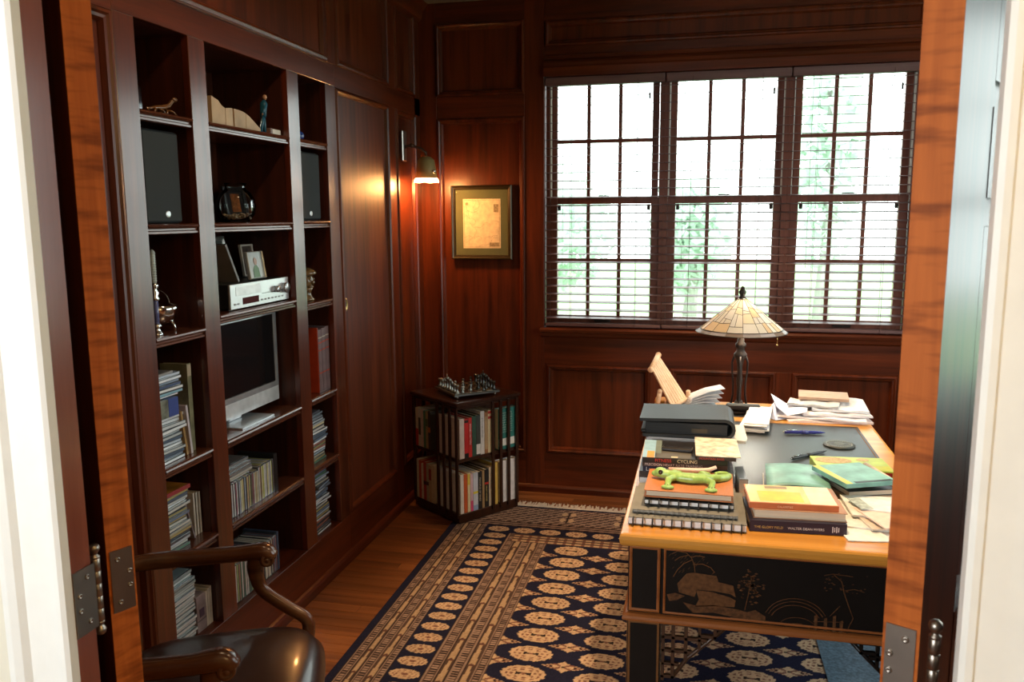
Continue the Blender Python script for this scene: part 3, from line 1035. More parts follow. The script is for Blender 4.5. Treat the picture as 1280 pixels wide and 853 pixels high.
    F = np.stack([q[:-1, :-1], q[:-1, 1:], q[1:, 1:], q[1:, :-1]], -1).reshape(-1, 4)
    me = bpy.data.meshes.new('pile')
    me.vertices.add(n); me.vertices.foreach_set('co', co.ravel())
    me.loops.add(F.size); me.loops.foreach_set('vertex_index', F.ravel())
    me.polygons.add(len(F)); me.polygons.foreach_set('loop_start', np.arange(0, F.size, 4)); me.polygons.foreach_set('loop_total', np.full(len(F), 4))
    me.update()
    at = me.color_attributes.new('weave', 'FLOAT_COLOR', 'POINT')
    at.data.foreach_set('color', np.concatenate([C.reshape(-1, 3), np.ones((n, 1))], 1).ravel())
    m = bpy.data.materials.new('rug_wool')
    nt, N, L, bs = nodes(m)
    an = N.new('ShaderNodeAttribute'); an.attribute_name = 'weave'
    L.new(an.outputs['Color'], bs.inputs['Base Color'])
    bs.inputs['Roughness'].default_value = 0.95
    bs.inputs['Specular IOR Level'].default_value = 0.1
    me.materials.append(m)
    o = bpy.data.objects.new('pile', me)
    COL.objects.link(o)
    o.parent = rug


rug_mesh()
MB().bb(RX0, RX1, RY0, RY1, 0.0005, 0.0075).build('backing', pm('rug_back', (0.02, 0.02, 0.035), 0.95), rug)
fr = MB()
rr = random.Random(11)
x = RX0 + 0.004
while x < RX1:
    l = rr.uniform(0.055, 0.10)
    d = rr.uniform(-0.02, 0.02)
    w = rr.uniform(0.002, 0.0036)
    fr.add([(x - w, RY1, 0.003), (x + w, RY1, 0.003), (x + d + w, RY1 + l, 0.001), (x + d - w, RY1 + l, 0.001),
            (x - w, RY1, 0.007), (x + w, RY1, 0.007), (x + d + w * .6, RY1 + l, 0.003), (x + d - w * .6, RY1 + l, 0.003)],
           [(0, 1, 2, 3), (4, 5, 6, 7), (0, 1, 5, 4), (1, 2, 6, 5), (2, 3, 7, 6), (3, 0, 4, 7)])
    x += rr.uniform(0.0035, 0.0065)
fr.bb(RX0, RX1, RY1 - 0.004, RY1 + 0.030, 0.001, 0.007)
fr.build('fringe', pm('fringe_cotton', (0.55, 0.48, 0.42), 0.95), rug, kind='stuff')

# ================================================================== CHAIR MAT
mat_m = pm('blue_mat', (0.10, 0.155, 0.205), 0.42, var=0.45, scale=90, bump=0.3, coat=0.25)
m = MB()
m.prism([(0.455, 3.30), (0.462, 2.50), (0.475, 2.235), (1.25, 2.235), (1.25, 3.30)], 0.0102, 0.0135)
m.build('chair_mat', mat_m, label='pale blue textured floor mat lying over the rug beneath the desk', cat='mat')

# ================================================================== ARMCHAIR
ac = thing('armchair', (-1.075, 1.755, 0), 'carved walnut open armchair with dark leather seat beside the bookcase', 'chair', rz=R_(21))
CM = wm(ac)
AC = lambda u, v, z: tuple(CM @ Vector((u, v, z)))      # u towards the front, v across, z up


def ac_sweep(name, pts, sizes, mat=walnut, n=14, square=0.9, up=(0, 0, 1)):
    m = MB().sweep([AC(*p) for p in pts], sizes, up=CM.to_3x3() @ Vector(up), n=n, square=square)
    return m.build(name, mat, ac)


def arm_curve(pts, k=5):
    """Catmull-Rom through pts; each point is (u, v, z, a, b)"""
    P = [np.array(p, float) for p in pts]
    P = [2 * P[0] - P[1]] + P + [2 * P[-1] - P[-2]]
    out = []
    for i in range(1, len(P) - 2):
        for t in np.linspace(0, 1, k, endpoint=False):
            out.append(0.5 * ((2 * P[i]) + (-P[i - 1] + P[i + 1]) * t + (2 * P[i - 1] - 5 * P[i] + 4 * P[i + 1] - P[i + 2]) * t ** 2 + (-P[i - 1] + 3 * P[i] - 3 * P[i + 1] + P[i + 2]) * t ** 3))
    out.append(P[-2])
    return [tuple(q[:3]) for q in out], [(q[3], q[4]) for q in out]


# seat: domed leather cushion over a rail
NU, NV = 22, 22
vs, fs = [], []
def seat_pt(i, j, top):
    a, b = i / (NU - 1) * 2 - 1, j / (NV - 1) * 2 - 1
    u = -0.085 + 0.285 * a
    if a > 0:
        u += 0.02 * (1 - b * b) * a
    hw = 0.235 + 0.055 * (a + 1) / 2
    e = 0.16
    k = max(abs(a), abs(b))
    # round the corners
    aa, bb_ = a, b
    r = (abs(a) ** 5 + abs(b) ** 5) ** 0.2
    s = (k / r) if r > 1e-6 else 1
    u = -0.110 + 0.250 * a * s + (0.025 * (1 - b * b) * a if a > 0 else 0)
    v = hw * b * s
    h = max(0.0, (1 - k ** 7))
    dome = 0.030 * (1 - a * a) * (1 - b * b)
    z = 0.415 + 0.045 * h ** 0.5 + dome
    return AC(u, v, z if top else 0.40)
for top in (1, 0):
    for i in range(NU):
        for j in range(NV):
            vs.append(seat_pt(i, j, top))
o2 = NU * NV
for i in range(NU - 1):
    for j in range(NV - 1):
        q = (i * NV + j, i * NV + j + 1, (i + 1) * NV + j + 1, (i + 1) * NV + j)
        fs.append(q); fs.append(tuple(o2 + k for k in q[::-1]))
edge = [(i, 0) for i in range(NU)] + [(NU - 1, j) for j in range(1, NV)] + [(i, NV - 1) for i in range(NU - 2, -1, -1)] + [(0, j) for j in range(NV - 2, 0, -1)]
ids = [i * NV + j for i, j in edge]
for k in range(len(ids)):
    a, b = ids[k], ids[(k + 1) % len(ids)]
    fs.append((a, b, o2 + b, o2 + a))
MB().add(vs, fs, 0, True).build('seat', leather_c, ac)
rail = MB()
for sg in (1, -1):
    rail.sweep([AC(-0.36, sg * 0.228, 0.375), AC(0.10, sg * 0.262, 0.375)], [(0.018, 0.032)] * 2, n=12, square=1.2)
rail.sweep([AC(0.10, -0.255, 0.375), AC(0.135, 0, 0.37), AC(0.10, 0.255, 0.375)], [(0.018, 0.032)] * 3, n=12, square=1.2)
rail.sweep([AC(-0.36, -0.225, 0.375), AC(-0.36, 0.225, 0.375)], [(0.018, 0.032)] * 2, n=12, square=1.2)
rail.build('seat_rail', walnut, ac)
studs = MB()
for k in range(46):
    t = k / 45 * 2 - 1
    studs.ball(AC(0.184 - 0.022 * t * t + 0.004, t * 0.27, 0.412), 0.0042, 6)
pass
# cabriole front legs, raked back legs continuing as back posts
for sg in (1, -1):
    p, s_ = arm_curve([(0.075, sg * 0.240, 0.385, .026, .026), (0.085, sg * 0.248, 0.30, .028, .028), (0.08, sg * 0.243, 0.16, .020, .020), (0.078, sg * 0.242, 0.06, .014, .014), (0.10, sg * 0.255, 0.026, .019, .016)])
    ac_sweep('leg', p, s_, up=(1, 0, 0))
    p, s_ = arm_curve([(-0.46, sg * 0.20, 0.002, .016, .018), (-0.40, sg * 0.215, 0.20, .018, .022), (-0.365, sg * 0.225, 0.40, .020, .024), (-0.385, sg * 0.25, 0.64, .018, .020), (-0.43, sg * 0.235, 0.86, .016, .018), (-0.455, sg * 0.19, 0.98, .016, .018)])
    ac_sweep('leg', p, s_, up=(1, 0, 0))
    # arm: flat, waved, scrolled at the front
    far = sg > 0
    p, s_ = arm_curve([(-0.385, sg * 0.25, 0.655, .018, .020), (-0.33, sg * 0.272, 0.657, .021, .023), (-0.22, sg * 0.296, 0.652, .022, .023), (-0.09, sg * 0.298, 0.655, .022, .022), (-0.02, sg * 0.294, 0.660, .026, .024),
                       (0.005, sg * 0.292, 0.648, .024, .020), (0.014, sg * 0.291, 0.640, .014, .012)], 7)
    ac_sweep('arm', p, s_, square=0.8)
    m = MB()
    for w in (-1, 1):
        m.lathe(AC(-0.004, sg * 0.293 + w * 0.019, 0.640), [(0.021, 0), (0.019, 0.004), (0.012, 0.005), (0.010, 0.002), (0.005, 0.006), (0.0001, 0.007)], 16, axis=CM.to_3x3() @ Vector((0.25, w, 0)))
    m.build('arm_scroll', walnut, ac)
    p, s_ = arm_curve([(-0.035, sg * 0.294, 0.645, .018, .026), (-0.040, sg * 0.292, 0.600, .016, .022), (-0.022, sg * 0.289, 0.545, .015, .018), (0.045, sg * 0.284, 0.490, .015, .018), (0.098, sg * 0.279, 0.450, .016, .018), (0.100, sg * 0.268, 0.390, .016, .018)], 7)
    ac_sweep('arm_support', p, s_, up=(1, 0, 0), square=0.8)
# upholstered back in a carved frame
p, s_ = arm_curve([(-0.455, -0.20, 0.975, .016, .018), (-0.462, -0.10, 1.005, .016, .020), (-0.465, 0, 1.02, .016, .022), (-0.462, 0.10, 1.005, .016, .020), (-0.455, 0.20, 0.975, .016, .018)])
ac_sweep('crest_rail', p, s_, up=(1, 0, 0))
m = MB()
grid = []
for side_ in (1, -1):
    for i in range(13):
        for j in range(11):
            z = 0.50 + 0.48 * i / 12
            t = j / 10 * 2 - 1
            hw = np.interp(z, [0.5, 0.64, 0.86, 0.98], [0.222, 0.238, 0.222, 0.175])
            u = np.interp(z, [0.4, 0.64, 0.86, 0.98], [-0.365, -0.385, -0.43, -0.455])
            bulge = 0.024 * (1 - t ** 4) * (1 - (2 * i / 12 - 1) ** 4)
            grid.append(AC(u + side_ * (0.008 + bulge * (1 if side_ > 0 else 0.5)), t * hw, z))
q = []
for s0 in (0, 143):
    for i in range(12):
        for j in range(10):
            q.append((s0 + i * 11 + j, s0 + i * 11 + j + 1, s0 + (i + 1) * 11 + j + 1, s0 + (i + 1) * 11 + j))
bord = [i * 11 for i in range(13)] + [132 + j for j in range(1, 11)] + [i * 11 + 10 for i in range(11, -1, -1)] + [j for j in range(9, 0, -1)]
for k in range(len(bord)):
    a, b = bord[k], bord[(k + 1) % len(bord)]
    q.append((a, b, 143 + b, 143 + a))
m.add(grid, q, 0, True).build('backrest', pm('back_leather', (0.10, 0.085, 0.06), 0.5, bump=0.1, scale=60), ac)

# ================================================================== REVOLVING BOOKCASE
RB0 = Vector((-1.198, 3.955, 0))                         # corner nearest the camera
e1 = Vector((-0.802, 0.597, 0)); e2 = Vector((0.597, 0.802, 0))
SB = 0.405
rb_c = RB0 + (e1 + e2) * SB / 2
rvb = thing('revolving_bookcase', (rb_c.x, rb_c.y, 0.0095), 'low revolving mahogany bookcase with slatted sides and a square top', 'bookcase')
RM = Matrix((e1, e2, Vector((0, 0, 1)))).transposed()


def rbox(mb, a0, a1, b0, b1, z0, z1, bev=0.0, mi=0):
    c = RB0 + e1 * (a0 + a1) / 2 + e2 * (b0 + b1) / 2 + Vector((0, 0, (z0 + z1) / 2))
    return mb.box(c, (abs(a1 - a0), abs(b1 - b0), z1 - z0), RM, bev, mi)


rbox(MB(), 0.0, SB, 0.0, SB, 0.0095, 0.058, 0.003).build('base', mahog, rvb)
rbox(MB(), 0.004, SB - 0.004, 0.004, SB - 0.004, 0.336, 0.354, 0.002).build('shelf', mahog, rvb)
rbox(MB(), 0.0, SB, 0.0, SB, 0.618, 0.634, 0.002).build('upper_board', mahog, rvb)
tb = MB(); rbox(tb, -0.014, SB + 0.014, -0.014, SB + 0.014, 0.634, 0.655, 0.005)
tb.build('top', mahog, rvb)
ctr = MB(); rbox(ctr, SB / 2 - 0.006, SB / 2 + 0.006, 0.20, 0.38, 0.058, 0.336); rbox(ctr, SB / 2 - 0.006, SB / 2 + 0.006, 0.20, 0.38, 0.354, 0.618)
ctr.build('divider', mahog, rvb)
SL = (0.010, 0.068, 0.122, 0.176)


def rslat(a, b):
    m = MB(); rbox(m, a - 0.009, a + 0.009, b - 0.005, b + 0.005, 0.04, 0.63, 0.0015)
    m.build('slat', mahog, rvb)


def rslat2(a, b):
    m = MB(); rbox(m, a - 0.005, a + 0.005, b - 0.009, b + 0.009, 0.04, 0.63, 0.0015)
    m.build('slat', mahog, rvb)


for t in SL:
    rslat(t, -0.003)                    # face towards the bookcase wall, near corner half
    rslat2(-0.003, SB - t)              # face towards the desk, far half
    rslat(SB - t, SB + 0.003)           # hidden faces
    rslat2(SB + 0.003, t)
rslat(SB - 0.008, -0.003)

ORD = ['first', 'second', 'third', 'fourth', 'fifth', 'sixth', 'seventh', 'eighth', 'ninth', 'tenth', 'eleventh', 'twelfth', 'thirteenth', 'fourteenth']
PG = pages


def rbook(face, t0, w, z0, h, depth, rgb, label, band=None, group='books in the revolving bookcase', txt=None):
    """book standing in the revolving bookcase, spine flush with the face"""
    b = MB()
    pgb = MB()
    tk = 0.0022
    if face == 'A':      # spine looks along -e2; row runs along e1
        R0 = lambda m, a0, a1, d0, d1, zz0, zz1, mi=0: rbox(m, t0 + a0, t0 + a1, 0.004 + d0, 0.004 + d1, z0 + zz0, z0 + zz1, 0.0006, mi)
        nrm, along = -e2, -e1
    elif face == 'B':    # spine looks along -e1; row runs along e2
        R0 = lambda m, a0, a1, d0, d1, zz0, zz1, mi=0: rbox(m, 0.004 + d0, 0.004 + d1, t0 + a0, t0 + a1, z0 + zz0, z0 + zz1, 0.0006, mi)
        nrm, along = -e1, e2
    else:                # cover looks along -e1 behind the far slats
        R0 = lambda m, a0, a1, d0, d1, zz0, zz1, mi=0: rbox(m, t0 + a0, t0 + a1, SB - 0.004 - d1, SB - 0.004 - d0, z0 + zz0, z0 + zz1, 0.0006, mi)
        nrm, along = -e1, e2
    R0(b, 0, tk, 0, depth, 0, h); R0(b, w - tk, w, 0, depth, 0, h); R0(b, 0.0002, w - 0.0002, 0, tk, 0, h)
    if band:
        for (f0, f1, rgb2, mi) in band:
            R0(b, 0.0003, w - 0.0003, -0.0004, 0.0, h * f0, h * f1, mi)
    mats = [colm(rgb)] + [colm(q[2]) for q in (band or [])]
    R0(pgb, tk, w - tk, tk, depth - 0.004, 0.003, h - 0.004)
    root = thing('book', tuple(RB0 + e1 * (t0 if face != 'B' else .05) + e2 * (t0 if face == 'B' else .05) + Vector((0, 0, z0))), label, 'book', group)
    b.build('cover', mats, root)
    pgb.build('pages', pages, root)
    if txt:
        body, col, fz, size = txt
        p = (RB0 + e2 * (t0 + w * 0.28) - e1 * 0.0007 + e1 * 0.004) + Vector((0, 0, z0 + h * fz)) if face == 'B' else (RB0 + e1 * (t0 + w * 0.72) - e2 * 0.0007 + e2 * 0.004) + Vector((0, 0, z0 + h * fz))
        text(body, root, p, (0, 0, -1), along, size, colm(col))
    return root


cream, redc, tanc = (0.62, 0.54, 0.42), (0.50, 0.035, 0.02), (0.42, 0.28, 0.15)
# face towards the bookcase wall: rows between t 0.20 and 0.395, read from the wall inwards
Z1, Z2 = 0.0585, 0.3545
rowA2 = [(.026, .212, (0.58, 0.47, 0.34), 'cream book with a red foot', [(0.0, 0.45, redc, 1)]), (.022, .214, (0.50, 0.47, 0.42), 'grey white book with a dark patch', [(0.3, 0.75, (.05, .06, .04), 1)]),
         (.024, .208, (0.55, 0.40, 0.36), 'pale pink book', None), (.020, .206, (0.07, 0.20, 0.12), 'green book', None),
         (.022, .206, (0.36, 0.24, 0.12), 'tan brown book', [(.6, .8, (.10, .12, .04), 1)]), (.022, .21, (0.05, 0.04, 0.03), 'black book with an orange patch', [(.45, .58, (.5, .16, .03), 1)])]
rowA1 = [(.020, .218, cream, 'cream book against the end slat', None), (.022, .214, (0.52, 0.07, 0.03), 'narrow red book', None), (.020, .20, (0.66, 0.57, 0.47), 'short white book', None),
         (.026, .216, (0.46, 0.05, 0.03), 'wide red book', [(.40, .5, (.04, .01, .01), 1)]), (.022, .21, (0.40, 0.36, 0.25), 'khaki book', [(.42, .52, (.05, .03, .03), 1)]),
         (.024, .206, (0.50, 0.33, 0.20), 'tan book with a red label', [(.6, .9, (.30, .03, .03), 1)]), (.030, .212, (0.56, 0.44, 0.29), 'thick sand coloured book', None)]
for zz, row_, shelf in ((Z2, rowA2, 'upper'), (Z1, rowA1, 'lower')):
    t = 0.394
    for w, h, c, lab, band in row_:
        t -= w + 0.001
        rbook('A', t, w, zz, h, 0.15, c, '%s on %s shelf of revolving bookcase, cherry wall side' % (lab, shelf), band)
# face towards the desk
rowB2 = [(.030, .212, (0.72, 0.60, 0.55), 'pinkish white book', None, None), (.026, .208, (0.62, 0.02, 0.02), 'bright red book with a black foot', [(0, .12, (.01, .01, .01), 1), (.90, .97, (.02, .01, .01), 2)], None),
         (.022, .210, (0.60, 0.03, 0.025), 'red book with white spine lettering', None, ('MONEY MATTERS', (.8, .75, .7), .85, .014)), (.026, .214, (0.03, 0.09, 0.06), 'dark green book', None, None),
         (.028, .216, (0.045, 0.055, 0.05), 'charcoal book with a white label', [(.03, .28, (.75, .75, .75), 1)], None), (.026, .232, (0.70, 0.68, 0.68), 'tall white book', None, ('A WINTER HISTORY', (.2, .2, .25), .85, .012)),
         (.022, .222, (0.34, 0.15, 0.06), 'brown patterned book', [(.1, .9, (.45, .30, .16), 1)], None), (.030, .230, (0.70, 0.60, 0.38), 'cream book with red bands near its top', [(.80, .86, (.45, .02, .02), 1), (.92, .98, (.45, .02, .02), 2)], None)]
rowB1 = [(.022, .212, (0.80, 0.76, 0.74), 'thin white book beside the corner post', None, None), (.022, .21, (0.62, 0.12, 0.03), 'orange red book', None, None), (.018, .212, (0.76, 0.70, 0.45), 'white book with a yellow top', [(.7, .98, (.75, .60, .10), 1)], None),
         (.018, .205, (0.70, 0.50, 0.62), 'book with a magenta foot', [(0, .28, (.62, .08, .22), 1)], None), (.032, .206, (0.62, 0.68, 0.82), 'pale blue book with a yellow band', [(.44, .50, (.8, .7, .05), 1), (.0, .14, (.30, .42, .70), 2)], None),
         (.026, .204, (0.012, 0.012, 0.014), 'black book with pale lettering', None, ('PRINCIPLES OF TRADE', (.6, .55, .45), .85, .013)), (.016, .205, (0.36, 0.24, 0.12), 'thin tan book', None, None),
         (.028, .208, (0.014, 0.012, 0.012), 'black book with gold and red lettering', [(.60, .66, (.5, .03, .02), 1)], ('GREAT VOYAGES', (.75, .60, .2), .57, .011)), (.028, .216, (0.70, 0.60, 0.46), 'cream book', None, ('THE LONG ROAD', (.25, .15, .1), .85, .011)),
         (.032, .232, (0.68, 0.48, 0.11), 'yellow book', None, None)]
for zz, row_, shelf in ((Z2, rowB2, 'upper'), (Z1, rowB1, 'lower')):
    t = 0.014
    for w, h, c, lab, band, tx in row_:
        rbook('B', t, w, zz, h, 0.185, c, '%s on %s shelf of revolving bookcase, desk side' % (lab, shelf), band, txt=tx)
        t += w + 0.001
rbook('C', 0.004, 0.035, Z2, .225, 0.130, (0.02, 0.17, 0.16), 'teal book with a white label behind the upper slats of the revolving bookcase', None)
rbook('C', 0.004, 0.040, Z1, .232, 0.125, (0.72, 0.72, 0.78), 'white book behind the lower slats of the revolving bookcase, side facing the desk', None)
TB = [o for o in COL.objects if o.get('label', '').startswith('teal book with')][0]
for k in range(9):
    q = RB0 + e1 * 0.0034 + e2 * (SB - 0.130)
    text(('HARBOUR LIGHTS ' * 2)[k % 3:k % 3 + 15], TB, q + Vector((0, 0, Z2 + .195 - .013 * k)), e2, (0, 0, 1), .011, colm((.45, .6, .55)))
mL = MB(); rbox(mL, 0.0032, 0.0038, SB - 0.13, SB - 0.02, Z2 + .02, Z2 + .06); mL.build('cover_label', colm((.75, .75, .75)), TB)

# ------------------------------------------------------------------ chess set on the revolving bookcase
cc = Vector((rb_c.x + 0.02, rb_c.y - 0.035, 0.655))
ca = Matrix((e1 * .97 + e2 * .2, e2 * .97 - e1 * .2, Vector((0, 0, 1)))).transposed()
board = thing('chess_board', tuple(cc), 'glassy raised chess board with metal edges atop the revolving bookcase', 'chess board')
glassy = pm('board_glass', (0.48, 0.46, 0.40), 0.12, metal=0.8)
dkglass = pm('board_dark_square', (0.03, 0.03, 0.028), 0.08, metal=0.4)
Q = 0.031


def cpos(i, j, z=0.0):
    return cc + ca @ Vector(((i - 3.5) * Q, (j - 3.5) * Q, z))


m = MB().box(cc + Vector((0, 0, 0.022)), (Q * 8 + 0.02, Q * 8 + 0.02, 0.014), ca, 0.003)
m.build('frame', pewter, board)
for mi, mt in ((0, glassy), (1, dkglass)):
    me0 = None
    for i in range(8):
        for j in range(8):
            if (i + j) % 2 != mi:
                continue
            if me0 is None:
                o = MB().box(cpos(i, j, 0.0292), (Q - 0.001, Q - 0.001, 0.0024), ca, 0.0006).build('square', mt, board)
                me0, p0 = o.data, cpos(i, j, 0)
            else:
                o = bpy.data.objects.new('square', me0)
                COL.objects.link(o); o.parent = board; o.location = cpos(i, j, 0) - p0
for i in (-0.1, 7.1):
    for j in (-0.1, 7.1):
        MB().ball(cpos(i, j, 0.009), 0.009, 12).build('foot', silver, board)
kinds = {kk: [(r * 1.2, h * 1.35) for r, h in pp] for kk, pp in {'pawn': [(.009, 0), (.009, .003), (.004, .008), (.0035, .016), (.006, .018), (.0055, .024), (.0001, .027)],
         'rook': [(.011, 0), (.011, .004), (.006, .009), (.0055, .024), (.009, .026), (.009, .033), (.006, .033), (.006, .029)],
         'knight': [(.011, 0), (.011, .004), (.006, .009), (.007, .020), (.010, .026), (.006, .035), (.0001, .038)],
         'bishop': [(.011, 0), (.011, .004), (.005, .010), (.004, .026), (.007, .029), (.006, .036), (.0015, .042), (.0001, .044)],
         'queen': [(.012, 0), (.012, .004), (.006, .012), (.0045, .032), (.0085, .036), (.010, .044), (.004, .046), (.003, .050), (.0001, .052)],
         'king': [(.012, 0), (.012, .004), (.006, .012), (.005, .036), (.009, .040), (.009, .048), (.003, .050), (.0025, .060), (.0001, .062)]}.items()}
back_row = ['rook', 'knight', 'bishop', 'queen', 'king', 'bishop', 'knight', 'rook']
dark_pewter = pm('dark_pewter', (0.10, 0.11, 0.11), 0.35, metal=1.0)
protos = {}
for j in (0, 1, 6, 7):
    for i in range(8):
        kd = back_row[i] if j in (0, 7) else 'pawn'
        shade = 'pale' if j < 4 else 'dark'
        key = (kd, shade)
        jj = j if kd != 'pawn' else (j + (0, 2, 1, 0, 2, 1, 0, 1)[i] if j == 1 else j - (1, 0, 1, 2, 0, 1, 2, 0)[i])
        p = cpos(i, jj, 0.0304)
        lab = '%s metal chess %s on the glassy board, %s file from the desk side' % (shade, kd, ORD[i])
        grp = '%s chess %ss' % (shade, kd)
        if key not in protos:
            protos[key] = MB().lathe(tuple(p), kinds[kd], 10).build('chess_piece', pewter if shade == 'pale' else dark_pewter, label=lab, cat='chess piece', group=grp, origin=tuple(p))
        else:
            copy_tree(protos[key], loc=p, label=lab)

# ================================================================== FRAMED MAP
fx0, fx1, fz0, fz1 = bx(-1.354), bx(-1.013), bz(1.363), bz(1.763)
mp_ = thing('framed_map', ((fx0 + fx1) / 2, YB - 0.01, fz0), 'antique map in a green mount and dark bronze frame beside the window', 'picture')
MB().ring(Bw, fx0, fx1, fz0, fz1, [(0, 0.002), (0, 0.020), (0.006, 0.024), (0.012, 0.018), (0.020, 0.016), (0.024, 0.010), (0.024, 0.002)]).build('frame', pm('picture_frame', (0.05, 0.035, 0.016), 0.3, metal=0.5), mp_)
MB().bb(fx0 + 0.012, fx1 - 0.012, YB - 0.009, YB - 0.003, fz0 + 0.012, fz1 - 0.012).build('mount', pm('mount_green', (0.115, 0.125, 0.055), 0.85, var=0.05), mp_)
qx0, qx1, qz0, qz1 = fx0 + 0.068, fx1 - 0.066, fz0 + 0.062, fz1 - 0.075
MB().bb(qx0, qx1, YB - 0.0105, YB - 0.009, qz0, qz1).build('map_sheet', pm('map_print', (0.74, 0.62, 0.40), 0.7, var=0.16, scale=38), mp_)
ink = pm('map_ink', (0.30, 0.20, 0.10), 0.8)
mi_ = MB()
rr = random.Random(4)
for q in range(13):
    x, z = rr.uniform(qx0 + .03, qx1 - .03), rr.uniform(qz0 + .03, qz1 - .03)
    pts = []
    a = rr.uniform(0, 6.28)
    for k in range(9):
        pts.append((min(max(x, qx0 + .012), qx1 - .012), YB - 0.0107, min(max(z, qz0 + .012), qz1 - .012)))
        a += rr.uniform(-0.9, 0.9)
        x += 0.014 * math.cos(a); z += 0.014 * math.sin(a)
    mi_.sweep(pts, [0.0005] * 9, up=(0, 1, 0), n=4)
mi_.ring(Bw, qx0 + .006, qx1 - .006, qz0 + .006, qz1 - .006, [(0, .0106), (0, .0110), (.0016, .0110), (.0016, .0106)])
mi_.build('map_lines', ink, mp_)
mv = MB().bb(qx1 - .040, qx1 - .012, YB - .0112, YB - .0106, qz1 - .075, qz1 - .030).bb(qx1 - .065, qx1 - .010, YB - .0112, YB - .0106, qz0 + .010, qz0 + .032)
mv.bb(qx0 + .014, qx0 + .030, YB - .0112, YB - .0106, qz1 - .035, qz1 - .02)
mv.build('cartouche', pm('cartouche_ink', (0.32, 0.25, 0.14), 0.8, var=0.4, scale=90), mp_)
MB().bb(fx0 + 0.022, fx1 - 0.022, YB - 0.0145, YB - 0.013, fz0 + 0.022, fz1 - 0.022).build('glazing', glass('picture_glass', (1, 1, 1), 0.0, 0.05), mp_)

# ================================================================== WALL LAMP
sc = thing('wall_sconce', (XL, 4.34, 1.95), 'brass swing-arm wall lamp glowing in the panelled corner above the map', 'lamp')
sx, sy = -1.462, 4.32
MB().bb(XL - 0.0, XL + 0.014, 4.255, 4.315, 1.89, 2.05, 0.004).build('backplate', pm('plate_nickel', (0.45, 0.42, 0.38), 0.3, metal=0.9), sc)
MB().sweep([(XL + 0.012, 4.285, 1.965), (XL + 0.05, 4.29, 1.972), (sx - 0.02, 4.31, 1.955), (sx, sy, 1.935), (sx, sy, 1.91)], [.008, .008, .008, .009, .010], n=10).ball((XL + 0.05, 4.29, 1.972), 0.014, 10).build('arm', bronze, sc)
sh = MB().lathe((sx, sy, 0), [(0.016, 1.915), (0.028, 1.912), (0.046, 1.895), (0.053, 1.85), (0.060, 1.80), (0.058, 1.80), (0.051, 1.85), (0.044, 1.893), (0.014, 1.908)], 28, close=False)
sh.build('shade', pm('shade_brass', (0.34, 0.25, 0.10), 0.45, metal=0.3), sc)
rim = MB()
vs, fs = [], []
for k in range(48):
    a = 2 * PI * k / 48
    s = 0.006 * (1 + math.cos(a * 6)) / 2
    vs += [(sx + 0.0595 * math.cos(a), sy + 0.0595 * math.sin(a), 1.802), (sx + 0.068 * math.cos(a), sy + 0.068 * math.sin(a), 1.776 + s)]
for k in range(48):
    a, b = 2 * k, 2 * ((k + 1) % 48)
    fs.append((a, b, b + 1, a + 1))
rim.add(vs, fs, 0, True).build('glass_skirt', translucent('skirt_glass', (0.95, 0.93, 0.88), 0.7), sc)
MB().ball((sx, sy, 1.822), 0.028, 14).build('bulb', emis('lamp_bulb', (1.0, 0.72, 0.38), 25.0), sc)
MB().ball((sx + 0.052, sy - 0.030, 1.835), 0.012, 10, sq=(1, 1, 1.0)).build('glow_dot', silver, sc)  # added silver ball standing in for a glowing dot beside the shade
light('POINT', 'sconce_light', (sx + 0.005, sy, 1.775), 19.0, (1.0, 0.45, 0.14), shadow_soft_size=0.045)

# ================================================================== DESK
DX0, DX1, DY0, DY1, DZ = -0.195, 0.68, 2.112, 3.79, 0.76
dk = thing('writing_desk', ((DX0 + DX1) / 2, (DY0 + DY1) / 2, 0), 'black lacquered writing desk with honey wood edge, leather top and gold landscape scene', 'desk')
# top: bullnosed frame of honey wood around three leather panels
nose = [(0.0, -0.006), (0.003, -0.001), (0.010, 0.0), (0.062, 0.0), (0.062, -0.012), (0.02, -0.034), (0.006, -0.034), (0.001, -0.028), (-0.001, -0.016)]
MB().ring(lambda u, v, w: (u, v, DZ + w), DX0, DX1, DY0, DY1, nose).build('top_frame', desk_wood, dk)
fx0_, fx1_ = DX0 + 0.062, DX1 - 0.062
for ya, yb in ((2.505, 2.575), (3.43, 3.50)):
    MB().bb(fx0_, fx1_, ya, yb, DZ - 0.03, DZ - 0.0002).build('cross_band', desk_wood, dk)
MB().bb(fx0_, fx1_, 2.174, 2.505, DZ - 0.03, DZ - 0.0006).build('wood_panel', desk_wood, dk)
for ya, yb in ((2.575, 3.43), (3.50, 3.728)):
    MB().bb(fx0_, fx1_, ya, yb, DZ - 0.03, DZ - 0.0008).build('leather_panel', leather_b, dk)
    MB().ring(lambda u, v, w: (u, v, DZ + w), fx0_ + .008, fx1_ - .008, ya + .008, yb - .008, [(0, -.001), (0, -.0004), (.004, -.0004), (.004, -.001)]).build('gilt_tooling', gold, dk)
